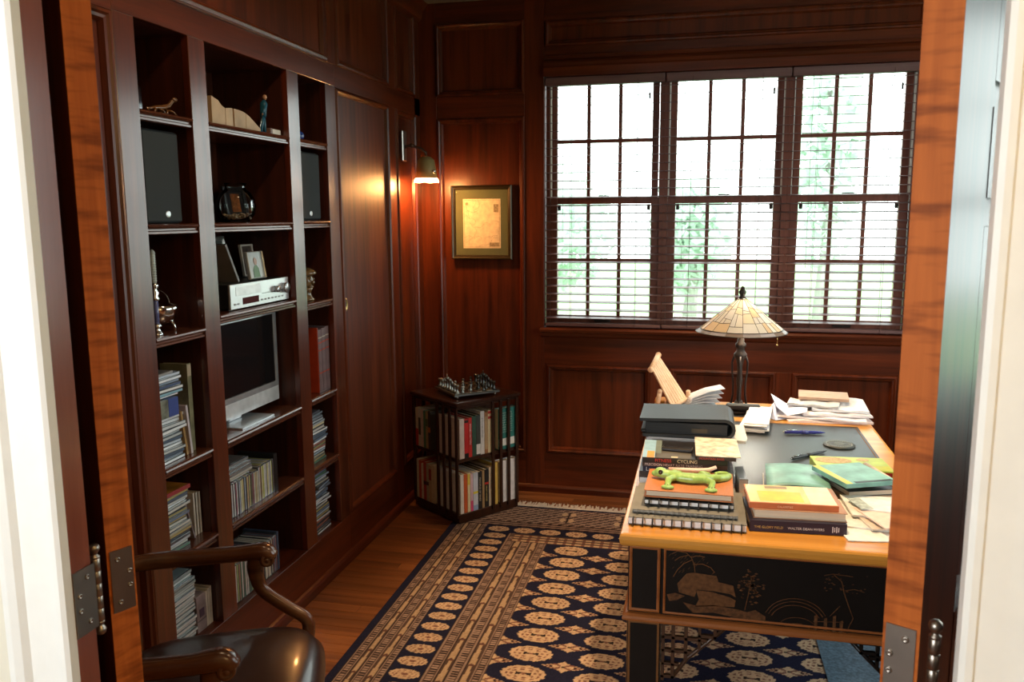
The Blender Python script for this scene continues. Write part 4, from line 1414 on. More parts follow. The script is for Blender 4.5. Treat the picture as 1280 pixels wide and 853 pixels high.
# carcass
AX0, AX1, AY0, AY1 = DX0 + 0.022, DX1 - 0.022, DY0 + 0.018, DY1 - 0.022
zA0, zA1 = 0.535, DZ - 0.034
MB().bb(AX0 + 0.008, AX1 - 0.008, AY0 + 0.008, AY1 - 0.008, zA0, zA1).build('carcass', black_lac, dk)
BLK = 0.088
mould = [(-0.012, 0.0), (-0.014, 0.006), (-0.012, 0.013), (-0.006, 0.018), (0.004, 0.020), (0.03, 0.020), (0.03, -0.002), (-0.006, -0.002)]
MB().ring(lambda u, v, w: (u, v, 0.514 + w), AX0, AX1, AY0, AY1, mould).build('waist_moulding', gilt_wood, dk)
for sx_ in (0, 1):
    for sy_ in (0, 1):
        x0, x1 = (AX0, AX0 + BLK) if sx_ == 0 else (AX1 - BLK, AX1)
        y0, y1 = (AY0, AY0 + BLK) if sy_ == 0 else (AY1 - BLK, AY1)
        MB().bb(x0, x1, y0, y1, zA0, zA1, 0.002).build('corner_block', black_lac, dk)
        lg = MB().bb(x0, x1, y0, y1, 0.0095, 0.514, 0.002).build('leg', black_lac, dk)
        yq = y0 if sy_ == 0 else y1
        sg = -1 if sy_ == 0 else 1
        Fq = lambda u, v, w, yq=yq, sg=sg: (u, yq + sg * w, v)
        MB().ring(Fq, x0 + .003, x1 - .003, zA0 + .004, zA1 - .002, [(0, 0), (0, .002), (.004, .003), (.008, .002), (.008, 0)]).build('block_border', gilt_wood, dk)
        MB().ring(Fq, x0 + .002, x1 - .002, 0.012, 0.510, [(0, 0), (0, .0016), (.006, .0016), (.006, 0)]).build('leg_border', gold, lg)
        xq = x0 if sx_ == 0 else x1
        sgx = -1 if sx_ == 0 else 1
        Fx = lambda u, v, w, xq=xq, sgx=sgx: (xq + sgx * w, u, v)
        MB().ring(Fx, y0 + .002, y1 - .002, 0.012, 0.510, [(0, 0), (0, .0016), (.006, .0016), (.006, 0)]).build('leg_border', gold, lg)
# end panel with its raised border; side panels are drawers
for yq, sg in ((AY0, -1), (AY1, 1)):
    Fq = lambda u, v, w, yq=yq, sg=sg: (u, yq + sg * w, v)
    MB().bb(AX0 + BLK, AX1 - BLK, min(yq, yq - sg * .006), max(yq, yq - sg * .006) - 0.0, zA0, zA1).build('end_panel', black_lac, dk)
    MB().ring(Fq, AX0 + BLK + .006, AX1 - BLK - .006, zA0 + .004, zA1 - .002, [(0, 0), (0, .002), (.003, .003), (.006, .002), (.006, 0)]).build('panel_border', gilt_wood, dk)
for xq, sg in ((AX0, -1), (AX1, 1)):
    for k in range(3):
        a = AY0 + BLK + .01 + k * (AY1 - AY0 - 2 * BLK) / 3
        b = AY0 + BLK - .01 + (k + 1) * (AY1 - AY0 - 2 * BLK) / 3
        dr = MB().bb(xq - .006, xq + .006, a, b, zA0 + .006, zA1 - .004, .002).build('drawer', black_lac, dk)
        Fx = lambda u, v, w, xq=xq, sg=sg: (xq + sg * w, u, v)
        MB().ring(Fx, a + .004, b - .004, zA0 + .012, zA1 - .01, [(0, .006), (0, .008), (.005, .008), (.005, .006)]).build('drawer_border', gold, dr)
        MB().ball((xq + sg * .016, (a + b) / 2, (zA0 + zA1) / 2), .011, 12).build('knob', brass, dr)
# fretwork brackets under the waist moulding
for sx_ in (0, 1):
    for yq in (AY0 + .012, AY1 - .012):
        m = MB()
        xa = AX0 + BLK if sx_ == 0 else AX1 - BLK
        d = 1 if sx_ == 0 else -1
        bar = lambda u0, u1, z0, z1: m.bb(xa + d * u0, xa + d * u1, yq - .006, yq + .006, z0, z1, .001)
        bar(0.008, .165, .502, .514); bar(.004, .013, .34, .514)
        bar(.030, .040, .348, .502); bar(.004, .125, .462, .472); bar(.064, .074, .406, .502); bar(.004, .085, .424, .433)
        bar(.100, .109, .440, .502); bar(.004, .052, .385, .394); bar(.004, .040, .348, .357); bar(.140, .149, .475, .502); bar(.1, .149, .475, .484)
        m.sweep([(xa + d * .036, yq, .352), (xa + d * .075, yq, .412), (xa + d * .12, yq, .456), (xa + d * .168, yq, .505)], [(.006, .006)] * 4, up=(0, 1, 0), n=6)
        m.build('fret_bracket', black_lac if sx_ else gilt_wood if False else pm('fret_brown', (.05, .022, .010), .4), dk)

# gold landscape painted on the near end: hut, willow, tree, bridge, fence (flat leaf laid on the panel)
gy = AY0 - 0.0012
PX = lambda px, py: (-0.170 + (px - 60) * 0.000532, 0.742 - (py - 195) * 0.000605)     # sketch grid over the panel


def gpoly(mb, pts, mi=0):
    P = [PX(*p) for p in pts]
    mb.prism(P, 0, 0.0008, mi, fn=lambda u, v, w: (u, gy + w, v))


def gline(mb, pts, r=0.0011):
    P = [(PX(*p)[0], gy + 0.0004, PX(*p)[1]) for p in pts]
    mb.sweep(P, [(r, .0004)] * len(P) if False else [(.0005, r)] * len(P), up=(0, 0, 1) if abs(P[0][0] - P[-1][0]) > abs(P[0][2] - P[-1][2]) else (1, 0, 0), n=5, caps=False)


g1_, g2_, g3_ = MB(), MB(), MB()
gpoly(g1_, [(300, 385), (345, 335), (380, 328), (490, 335), (500, 362), (570, 372), (585, 425), (560, 412), (480, 405), (400, 405), (385, 440), (310, 425)])
gpoly(g1_, [(392, 408), (470, 410), (560, 428), (585, 440), (580, 470), (470, 475), (390, 485), (408, 450)])
gpoly(g2_, [(250, 440), (290, 430), (340, 440), (300, 462), (262, 470)])
gpoly(g2_, [(330, 470), (400, 480), (480, 470), (600, 480), (640, 488), (680, 474), (728, 500), (730, 530), (600, 520), (480, 505), (380, 515)])
for a in ([(385, 325), (380, 290), (365, 260), (340, 240), (300, 235), (270, 250)], [(365, 258), (390, 250), (430, 252)], [(380, 290), (420, 285), (460, 298), (480, 320)],
          [(370, 270), (330, 290), (300, 320), (280, 355)], [(350, 250), (310, 262), (285, 280)]):
    gline(g3_, a)
rr = random.Random(9)
tre = MB()
for k in range(80):
    a, r = rr.uniform(0, 6.28), rr.uniform(0, 1) ** .6
    x, y = 655 + 60 * r * math.cos(a), 370 + 82 * r * math.sin(a)
    s = rr.uniform(5, 11)
    gpoly(tre, [(x - s, y), (x, y - s * .5), (x + s, y), (x, y + s * .5)])
gline(tre, [(655, 330), (645, 400), (630, 480)], .0014)
for k in range(40):
    x, y = rr.uniform(255, 480), rr.uniform(235, 345)
    if y > 240 + abs(x - 370) * .1 and not (345 < x < 500 and y > 325):
        s = rr.uniform(4, 9)
        gpoly(tre, [(x - s, y + s), (x, y - 2), (x + s, y - s), (x, y + 2)])
arc = lambda cx_, cy_, rx, ry, a0, a1, n=12: [(cx_ + rx * math.cos(R_(a0 + (a1 - a0) * k / n)), cy_ - ry * math.sin(R_(a0 + (a1 - a0) * k / n))) for k in range(n + 1)]
br = MB()
for q in (0, 14, 30):
    gline(br, arc(870, 520, 150 - q, 115 - q, 160, 25))
gline(br, arc(880, 535, 85, 45, 170, 15)); gline(br, arc(880, 545, 60, 28, 170, 15))
fe = MB()
for x, h in ((955, 70), (1000, 62), (1040, 75), (1072, 55)):
    gpoly(fe, [(x, 545 - h), (x + 14, 545 - h - 5), (x + 16, 548), (x + 1, 548)])
gline(fe, [(950, 500), (1090, 492)]); gline(fe, [(1030, 280), (1070, 310), (1085, 360), (1110, 420), (1132, 470), (1115, 510), (1105, 550)], .0014)
gline(fe, [(1085, 350), (1130, 340), (1175, 350)]); gline(fe, [(1070, 420), (1040, 455), (1025, 470)]); gline(fe, [(990, 290), (1030, 280), (1120, 285)])
for k in range(26):
    x, y = rr.uniform(985, 1190), rr.uniform(275, 360)
    s = rr.uniform(3, 7)
    gpoly(fe, [(x - s, y), (x, y - s * .4), (x + s, y), (x, y + s * .4)])
gold_dim = pm('gold_paint_dim', (0.085, 0.035, 0.012), 0.6, var=0.4, scale=120, spec=.2)
for m, nm, mt in ((g1_, 'painted_hut', pm('gold_hut', (.105, .043, .014), .6, var=.35, scale=90, spec=.2)), (g2_, 'painted_rocks', gold_dim), (g3_, 'painted_willow', gold), (tre, 'painted_foliage', gold_dim), (br, 'painted_bridge', gold_dim), (fe, 'painted_fence', gold_dim)):
    m.build(nm, mt, dk)

# ================================================================== THINGS ON THE DESK
T = DZ + 0.0002


def slab_book(name, x0, x1, y0, y1, z0, z1, rz, cov, label, cat='book', group=None, spine='front', pg=None, tk=0.003, over=0.003, soft=False):
    """closed book lying flat; spine on the side named"""
    cx_, cy_ = (x0 + x1) / 2, (y0 + y1) / 2
    r = thing(name, (cx_, cy_, z0), label, cat, group, rz=rz)
    M = wm(r)
    hx, hy, h = (x1 - x0) / 2, (y1 - y0) / 2, z1 - z0
    R3 = rotz(rz)
    c = MB()
    bx_ = lambda m, a0, a1, b0, b1, c0, c1, bev=0.0006, mi=0: m.box(M @ Vector(((a0 + a1) / 2, (b0 + b1) / 2, (c0 + c1) / 2)), (a1 - a0, b1 - b0, c1 - c0), R3, bev, mi)
    bx_(c, -hx, hx, -hy, hy, 0, tk); bx_(c, -hx, hx, -hy, hy, h - tk, h)
    if spine == 'front': bx_(c, -hx, hx, -hy, -hy + tk, tk * .5, h - tk * .5)
    elif spine == 'left': bx_(c, -hx, -hx + tk, -hy, hy, tk * .5, h - tk * .5)
    elif spine == 'right': bx_(c, hx - tk, hx, -hy, hy, tk * .5, h - tk * .5)
    elif spine == 'back': bx_(c, -hx, hx, hy - tk, hy, tk * .5, h - tk * .5)
    c.build('cover', cov, r)
    p = MB()
    o = over
    bx_(p, -hx + (tk if spine == 'left' else o), hx - (tk if spine == 'right' else o), -hy + (tk if spine == 'front' else o), hy - (tk if spine == 'back' else o), tk, h - tk, 0)
    p.build('pages', pg or pages, r)
    return r, M


def on_spine(r, M, body, a, hy, z, size, rgb):
    X = M.to_3x3() @ Vector((1, 0, 0))
    return text(body, r, M @ Vector((a, -hy - 0.0003, z)), X, (0, 0, 1), size, colm(rgb))


def spiral_book(x0, x1, y0, y1, z0, z1, n, cov, ringm, label, rr_, pgm=None):
    r = thing('spiral_notebook', ((x0 + x1) / 2, (y0 + y1) / 2, z0), label, 'notebook', 'wire-bound notebooks stacked on the desk')
    MB().bb(x0, x1, y0 + .004, y1, z0, z0 + .002).bb(x0, x1, y0 + .004, y1, z1 - .002, z1).build('cover', cov, r)
    MB().bb(x0 + .002, x1 - .002, y0 + .005, y1 - .002, z0 + .002, z1 - .002).build('pages', pgm or paper, r)
    me = None
    h = (z1 - z0)
    for k in range(n):
        x = x0 + .014 + (x1 - x0 - .028) * k / (n - 1)
        if me is None:
            pts = [(x, y0 + .004 + (.009) * math.cos(a) - .003, (z0 + z1) / 2 + (h / 2 + .002) * math.sin(a)) for a in [2 * PI * q / 12 for q in range(13)]]
            me_o = MB().sweep(pts, [rr_] * 13, up=(1, 0, 0), n=5, caps=False).build('coil', ringm, r)
            me, xx = me_o.data, x
        else:
            o = bpy.data.objects.new('coil', me); COL.objects.link(o); o.parent = r; o.location = (x - xx, 0, 0)
    return r


grey_card = pm('grey_card', (0.20, 0.19, 0.16), 0.7)
z = T + .003
spiral_book(-.179, .134, 2.178, 2.448, z, z + .020, 12, grey_card, black_p, 'large grey wire-bound notebook at the bottom, on the honey wood desk edge', .0022)
z += .0245
spiral_book(-.170, .112, 2.206, 2.446, z, z + .008, 17, grey_card, pm('grey_wire', (.16, .15, .14), .4, metal=.6), 'thin grey notebook with fine wire, second in the notebook pile', .0011, pm('grey_pages', (.36, .33, .28), .8))
z += .0145
spiral_book(-.140, .102, 2.236, 2.446, z, z + .014, 9, pm('black_card', (.02, .02, .02), .6), black_p, 'small black wire-bound notebook directly beneath the orange book', .0022)
z += .0195
ZO = z + .021
orange = pm('orange_cloth', (.50, .175, .055), .55, bump=.05, scale=200)
slab_book('book', -.140, .101, 2.242, 2.440, z, ZO, R_(-1), orange, 'orange hardback carrying the green gecko figurine', spine='back', over=.006)

# gecko figurine: one skin grown over body, legs and curled tail
gk = MB()
zg = ZO + .012


def gs(pts, rad):
    gk.sweep([(x, y, zz) for x, y, zz in pts], rad, n=12)
    for p, r in zip(pts, rad):
        gk.ball(p, (r if not hasattr(r, '__len__') else min(r)) * .99, 10)


gs([(-.098, 2.352, zg + .004), (-.075, 2.345, zg + .004), (-.045, 2.330, zg + .003), (-.010, 2.325, zg + .003), (.022, 2.333, zg + .002), (.040, 2.345, zg)], [(.016, .013), (.015, .012), (.019, .014), (.021, .015), (.018, .013), (.013, .011)])
gs([(.040, 2.345, zg), (.062, 2.352, zg - .001), (.083, 2.370, zg - .003), (.091, 2.393, zg - .005), (.083, 2.412, zg - .006), (.066, 2.417, zg - .006), (.054, 2.408, zg - .006), (.054, 2.397, zg - .006)], [.012, .0115, .0105, .0095, .0085, .007, .006, .005])
gk.ball((-.102, 2.354, zg + .006), .019, 16, sq=(1.0, .85, .8)); gk.ball((-.116, 2.355, zg + .002), .012, 12, sq=(1.1, 1, .75))
for sx_, px, py, fx, fy in ((1, -.060, 2.330, -.078, 2.272), (1, .026, 2.326, .040, 2.268), (-1, -.050, 2.348, -.060, 2.398), (-1, .026, 2.350, .022, 2.400)):
    mx_, my_ = px * .55 + fx * .45 + (-.010 if fx < px else .012), (py + fy) / 2
    gs([(px, py, zg + .001), (mx_, my_, zg + .002), (fx, fy, zg - .005)], [.0105, .0095, .0085])
    for q in range(4):
        a = (-PI / 2 + (q - 1.5) * .62) * sx_
        t = (fx + .015 * math.cos(a), fy + .015 * math.sin(a), zg - .0068)
        gk.sweep([(fx, fy, zg - .006), t], [.0052, .0046], n=8); gk.ball(t, .0066, 10, sq=(1, 1, .75))
    gk.ball((fx, fy, zg - .005), .0095, 10, sq=(1.2, 1, .7))
gecko = thing('gecko_figurine', (-.01, 2.33, ZO), 'lime green gecko figurine with curled tail lying on the orange book', 'figurine')
gb = gk.build('body', pm('gecko_green', (.31, .50, .12), .4, var=.14, scale=120, coat=.3), gecko)
rmod = gb.modifiers.new('remesh', 'REMESH'); rmod.mode = 'VOXEL'; rmod.voxel_size = .0022; rmod.use_smooth_shade = True
smod = gb.modifiers.new('smooth', 'SMOOTH'); smod.factor = .5; smod.iterations = 5
MB().ball((-.101, 2.341, zg + .010), .0075, 12).ball((-.101, 2.366, zg + .012), .007, 12).build('eye', pm('gecko_eye', (.02, .012, .01), .12, coat=.5), gecko)
sp = MB()
for fx, fy in ((-.078, 2.262), (.042, 2.258), (-.070, 2.268), (.034, 2.262), (.050, 2.264), (-.086, 2.266)):
    sp.ball((fx, fy, zg + .0005), .0014, 6)
sp.build('toe_dots', black_p, gecko, kind='stuff')

# bone coloured folding stick behind it
m = MB().sweep([(-.082, 2.418, ZO + .0075), (-.045, 2.420, ZO + .008), (.0, 2.424, ZO + .008), (.035, 2.430, ZO + .010), (.056, 2.436, ZO + .018)], [(.008, .0072), (.0085, .0074), (.008, .0072), (.007, .0065), (.0055, .005)], n=12)
m.build('bone_folder', pm('bone', (.70, .52, .44), .45), label='pinkish bone coloured stick lying behind the green gecko', cat='stick')

# stack of training books behind
z = T
dk_brown = pm('print_darkbrown', (.045, .028, .025), .4, var=.5, scale=60)
r, M = slab_book('magazine', -.170, .112, 2.462, 2.672, z, z + .048, 0, pm('print_photo_dark', (.10, .07, .07), .35, var=.9, scale=45), 'thick dark magazine at the bottom of the training book pile', cat='magazine', spine='left', pg=paper, tk=.001, over=.001); z += .0484
r, M = slab_book('book', -.172, .100, 2.460, 2.668, z, z + .020, R_(.6), dk_brown, 'brown black paperback low in the training book pile', tk=.001, pg=paper2); z += .0204
r, M = slab_book('book', -.162, .088, 2.456, 2.650, z, z + .0165, R_(1.2), pm('print_navy', (.018, .018, .045), .35), 'navy paperback with Lactate in white lettering on its spine', tk=.0012, pg=paper2)
on_spine(r, M, 'Lactate Threshold Training', -.116, .097, .003, .0165, (.85, .82, .75)); z += .0169
r, M = slab_book('book', -.164, .086, 2.455, 2.650, z, z + .0135, R_(1.4), pm('print_umber', (.06, .035, .03), .35), 'dark paperback with Precision Heart Rate Training on its spine', tk=.0012, pg=paper2)
on_spine(r, M, 'PRECISION HEART RATE TRAINING', -.118, .0975, .003, .0108, (.70, .60, .52)); z += .0139
r, M = slab_book('book', -.164, .086, 2.452, 2.650, z, z + .0155, R_(1.6), pm('print_black_glossy', (.016, .014, .014), .3), 'paperback with Fitness Cycling in red and cream on its spine', tk=.0012, pg=paper2)
on_spine(r, M, 'FITNESS', -.088, .099, .0025, .0140, (.55, .04, .02)); on_spine(r, M, 'CYCLING', -.022, .099, .0025, .0140, (.80, .66, .42))
ztop = z + .0155
cv = MB(); C3 = M.to_3x3()
def covpatch(mb, a0, a1, b0, b1, mi):
    mb.box(M @ Vector(((a0 + a1) / 2, (b0 + b1) / 2, .01565 + .00012 * mi)), (a1 - a0, b1 - b0, .0003), rotz(R_(1.6)), 0, mi)
covpatch(cv, -.125, -.088, -.098, .098, 0); covpatch(cv, -.112, -.09, -.098, -.03, 1); covpatch(cv, -.084, .02, -.098, .02, 2); covpatch(cv, -.088, -.07, -.05, .098, 3); covpatch(cv, -.05, -.005, -.090, -.065, 0); covpatch(cv, -.04, -.02, -.092, -.080, 4)
cv.build('cover_picture', [colm((.28, .48, .62)), colm((.70, .30, .06)), colm((.10, .09, .07)), colm((.16, .20, .18)), colm((.78, .66, .42))], r)
# folded brochure on the pile, with a red-titled book under it
z2 = ztop + .0004
r, M = slab_book('book', -.004, .110, 2.452, 2.648, z2, z2 + .012, R_(1.6), dk_brown, 'small dark book with red title under the map brochure', tk=.0012, pg=paper2)
on_spine(r, M, 'MOUNTAIN BIKES', -.050, .098, .0015, .0090, (.60, .06, .03))
mapm = pm('map_brochure', (.68, .61, .48), .5, var=.45, scale=34)
MB().box((.058, 2.556, z2 + .0137), (.130, .215, .0030), rotz(R_(1.5)), .0008).build('map_brochure', mapm, label='cream printed map brochure on top of the training books', cat='brochure')
rm = MB().box((-.060, 2.535, ztop + .0072), (.094, .034, .013), rotz(R_(-7)), .004)
rc = rm.build('remote_control', pm('remote_black', (.02, .016, .015), .22, coat=.4), label='small black gadget lying on the fitness cycling book', cat='gadget')
# black folded magazine standing open beside the pile
slab_book('magazine', .120, .146, 2.470, 2.600, T, T + .058, R_(4), pm('print_black_mag', (.02, .02, .02), .3), 'narrow black edged booklet of white pages beside the training books', cat='magazine', spine='right', pg=paper, tk=.0015, over=.001)
# pile under the binder
z = T
rr = random.Random(21)
for k, (h, c, lab, pgm) in enumerate(((.034, (.09, .08, .08), 'dark volume at the bottom of the pile under the black binder', paper2), (.030, (.16, .06, .04), 'brown red book under the black binder, second from the desk', paper2),
                                      (.026, (.05, .05, .07), 'blue black book under the black binder, third from the desk', paper), (.022, (.12, .11, .11), 'charcoal folder beneath the white papers and black binder', paper))):
    slab_book('book', -.168 + rr.uniform(-.006, .006), .105 + rr.uniform(-.01, .01), 2.690 + rr.uniform(-.004, .004), 2.87, z, z + h, R_(rr.uniform(-1, 1)), colm(c, .4), lab, spine='left', pg=pgm, tk=.0015)
    z += h + .0004
m = MB()
pp = [(-.158, 2.672), (.150, 2.664), (.156, 2.70), (.152, 2.87), (-.150, 2.872)]
m.prism(pp, z, z + .010, mi=0)
m.build('paper_sheaf', pm('sheaf_paper', (.78, .72, .66), .7, var=.06, scale=4, stretch=(1, 1, 200)), label='white paper sheaf jutting out beneath the black binder', cat='papers')
z += .0104
# binder: two boards, a rounded spine at one end, dark leaves inside
bnx0, bnx1, bny0, bny1, bh = -.186, .118, 2.655, 2.868, .068
bi = thing('binder', (-.03, 2.75, z), 'thick black zip planner binder lying closed on the desk pile', 'binder', rz=0)
bk_m = pm('binder_black', (.016, .017, .018), .5, bump=.05, scale=200, spec=.35)
sec = []
for k in range(9):
    a = -PI / 2 + PI * k / 8
    sec.append((bnx1 - bh * .5 + bh * .5 * math.cos(a), z + bh / 2 + bh / 2 * math.sin(a)))
outer = [(bnx0 + .010, z)] + sec + [(bnx0, z + bh * .90)]
inn = [(bnx0, z + bh * .90 - .010)] + [(bnx1 - bh * .5 + (bh * .5 - .010) * math.cos(PI / 2 - PI * k / 8), z + bh / 2 + (bh / 2 - .010) * math.sin(PI / 2 - PI * k / 8)) for k in range(9)] + [(bnx0 + .010, z + .010)]
MB().prism(outer + inn, bny0, bny1, fn=lambda u, v, w: (u, w, v)).build('cover', bk_m, bi)
MB().bb(bnx0 + .018, bnx1 - .026, bny0 + .016, bny1 - .01, z + .010, z + .046).build('leaves', pm('binder_leaves', (.02, .02, .02), .7, var=.5, scale=5, stretch=(1, 1, 150)), bi)
MB().bb(bnx0 + .004, bnx0 + .020, bny0 + .006, bny1 - .006, z + .012, z + .024, .003).build('flap', bk_m, bi)
MB().bb(-.02, .03, bny0 + .0145, bny0 + .016, z + .016, z + .030).build('label_plate', pm('label_dim', (.05, .035, .015), .5), bi)

# second pile: navy spine, cream page block, yellow book
z = T
r, M = slab_book('book', .136, .384, 2.212, 2.400, z, z + .031, R_(3.5), pm('print_navy_cloth', (.018, .014, .032), .4), 'navy hardback with gold and white spine lettering near the desk edge', tk=.003)
on_spine(r, M, 'THE GLORY FIELD', -.112, .094, .010, .0092, (.55, .36, .08)); on_spine(r, M, 'WALTER DEAN MYERS', -.026, .094, .010, .0092, (.72, .68, .62))
cl = MB()
for k in range(4):
    cl.box(M @ Vector((.088 + .005 * k, -.0944, .015)), (.0022, .0006, .016 - .004 * (k % 2)), rotz(R_(3.5)))
cl.build('emblem', colm((.72, .70, .68)), r)
z += .0314
r, M = slab_book('book', .146, .386, 2.226, 2.432, z, z + .025, R_(3), pm('print_tan_board', (.42, .22, .12), .5), 'thick cream paged book between the navy and yellow books', spine='back', tk=.002, over=.004, pg=pm('cream_block', (.74, .60, .43), .8, var=.1, scale=6, stretch=(1, 1, 90)))
z += .0254
r, M = slab_book('book', .136, .366, 2.232, 2.385, z, z + .0165, R_(3), pm('print_rust', (.60, .17, .06), .45), 'yellow covered paperback with an orange spine on top of its pile', tk=.0012, pg=paper2)
yc_ = MB()
def ypatch(a0, a1, b0, b1, mi, dz=0.0):
    yc_.box(M @ Vector(((a0 + a1) / 2, (b0 + b1) / 2, .01675 + dz)), (a1 - a0, b1 - b0, .0004), rotz(R_(3)), 0, mi)
ypatch(-.112, .112, -.073, .074, 0); ypatch(-.085, .03, -.060, .02, 1, .0003); ypatch(-.06, .0, .045, .065, 2, .0003); ypatch(.045, .112, -.073, .074, 3, .0003)
yc_.build('cover_picture', [colm((.76, .60, .24)), colm((.80, .58, .06)), colm((.32, .22, .12)), colm((.80, .72, .52))], r)
on_spine(r, M, 'CALAMITIES', -.042, .0765, .0045, .0075, (.85, .60, .42))

# teal magazines, green box, loose papers on the far side of the yellow book
teal = pm('teal_cover', (.20, .43, .38), .4, var=.35, scale=14, coat=.1)
slab_book('magazine', .215, .372, 2.485, 2.715, T, T + .030, R_(-4), pm('teal_print_board', (.10, .20, .18), .4), 'thick catalogue supporting the teal magazine beside the yellow book', cat='magazine', spine='right', pg=paper2, tk=.001)
m = MB()
q, n_ = [], 9
for i in range(n_):
    for j in range(n_):
        s, t = i / (n_ - 1), j / (n_ - 1)
        x = .203 + .185 * s + .012 * t
        y = 2.468 + .235 * t + .02 * s
        zz = T + .032 + .010 * math.sin(PI * s) * (1 - .4 * t) + .006 * (1 - s)
        q.append((x, y, zz))
f = [(i * n_ + j, (i + 1) * n_ + j, (i + 1) * n_ + j + 1, i * n_ + j + 1) for i in range(n_ - 1) for j in range(n_ - 1)]
q2 = [(a, b, c + .004) for a, b, c in q]
bd = [i * n_ for i in range(n_)] + [(n_ - 1) * n_ + j for j in range(1, n_)] + [i * n_ + n_ - 1 for i in range(n_ - 2, -1, -1)] + [j for j in range(n_ - 2, 0, -1)]
f = [t[::-1] for t in f] + [tuple(k + 81 for k in t) for t in f] + [(bd[k], bd[(k + 1) % len(bd)], 81 + bd[(k + 1) % len(bd)], 81 + bd[k]) for k in range(len(bd))]
m.add(q + q2, f, 0, True).build('magazine', teal, label='curling teal magazine lying nearest the leather panel', cat='magazine')
MB().sweep([(.196 + .004 * k / 6, 2.475 + .10 * k / 6, T + .020 + .02 * (k / 6)) for k in range(7)], [(.001, .012)] * 7, n=6).build('loose_page', paper2, label='cream page edge curling up beside the teal magazine', cat='paper')
zz = T
slab_book('magazine', .398, .560, 2.515, 2.690, zz, zz + .016, R_(17), pm('tan_print', (.38, .26, .18), .5, var=.4, scale=30), 'tan magazine at the bottom under the yellow striped brochure', cat='magazine', spine='left', pg=paper2, tk=.001)
slab_book('magazine', .400, .550, 2.515, 2.690, zz + .0164, zz + .032, R_(21), pm('black_print', (.03, .03, .03), .3), 'black edged magazine directly under the yellow striped brochure', cat='magazine', spine='right', pg=paper2, tk=.001)
b2 = thing('brochure', (.462, 2.585, zz + .0494), 'teal glossy brochure with a yellow stripe along one edge', 'brochure', rz=R_(24))
BM = wm(b2)
MB().box(BM @ Vector((0, 0, .007)), (.165, .185, .014), rotz(R_(24)), .001).build('cover', pm('aqua_cover', (.20, .43, .39), .45, var=.3, scale=16, coat=.05), b2)
MB().box(BM @ Vector((-.071, 0, .0144)), (.020, .183, .0006), rotz(R_(24))).build('stripe', colm((.72, .60, .10)), b2)
MB().box(BM @ Vector((.01, -.084, .0144)), (.12, .014, .0006), rotz(R_(24))).build('dark_edge', colm((.02, .03, .03)), b2)
m = MB().lathe(tuple(BM @ Vector((.078, -.088, .004))), [(.0095, 0), (.0095, .17), (.0075, .17), (.0075, .0)], 14, axis=BM.to_3x3() @ Vector((.10, 1, .02)))
m.build('rolled_page', pm('roll_paper', (.62, .50, .38), .6, var=.3, scale=30), b2)
gx = thing('book', (.492, 2.80, T), 'lime green covered book with tan oval pictures on its cover', 'book', rz=R_(4))
GM = wm(gx)
MB().box(GM @ Vector((0, 0, .015)), (.232, .152, .030), rotz(R_(4)), .0015).build('cover', pm('lime_cover', (.36, .48, .07), .4, var=.15), gx)
el = MB()
for cx_, cy_, a, b in ((-.050, .030, .058, .034), (.046, .045, .020, .016)):
    P = [(cx_ + a * math.cos(2 * PI * k / 28), cy_ + b * math.sin(2 * PI * k / 28)) for k in range(28)]
    el.prism(P, .0300, .0305, fn=lambda u, v, w: tuple(GM @ Vector((u, v, w))))
el.build('oval_picture', pm('oval_print', (.46, .34, .17), .6, var=.3, scale=120), gx)
MB().box(GM @ Vector((.045, -.045, .0302)), (.13, .05, .0005), rotz(R_(4))).build('cover_band', colm((.48, .50, .05)), gx)
MB().box(GM @ Vector((.062, -.0755, .014)), (.09, .003, .022), rotz(R_(4))).build('red_edge', colm((.35, .02, .02)), gx)
# loose papers near the corner
rr = random.Random(14)
sheets = [(.470, 2.345, .21, .30, 8, (.82, .80, .74), 'wide white sheet lowest in the paper heap at the desk corner'), (.480, 2.375, .17, .22, -6, (.72, .70, .64), 'off-white sheet second in the paper heap at the desk corner'),
          (.500, 2.360, .13, .20, 12, (.66, .56, .46), 'tan envelope in the paper heap at the desk corner'), (.492, 2.420, .15, .17, 3, (.78, .74, .68), 'cream letter fourth in the paper heap at the desk corner'),
          (.515, 2.330, .12, .16, 20, (.80, .62, .52), 'pinkish card in the paper heap at the desk corner'), (.520, 2.405, .13, .10, -8, (.86, .84, .80), 'small white card on top of the paper heap at the corner')]
z = T
for k, (cx_, cy_, w, d, a, c, lab) in enumerate(sheets):
    h = rr.uniform(.003, .006)
    m = MB().box((cx_, cy_, z + h / 2), (w, d, h), rotz(R_(a)), .0005)
    m.build('paper_sheet', colm(c, .7, 0), label=lab, cat='paper', group='loose papers on the desk corner')
    z += h + .0003
m = MB().box((.452, 2.402, z + .001), (.035, .09, .0015), rotz(R_(15)))
m.build('printed_slip', pm('slip_print', (.42, .48, .44), .6, var=.4, scale=60), label='narrow grey green printed slip on the paper heap', cat='paper')

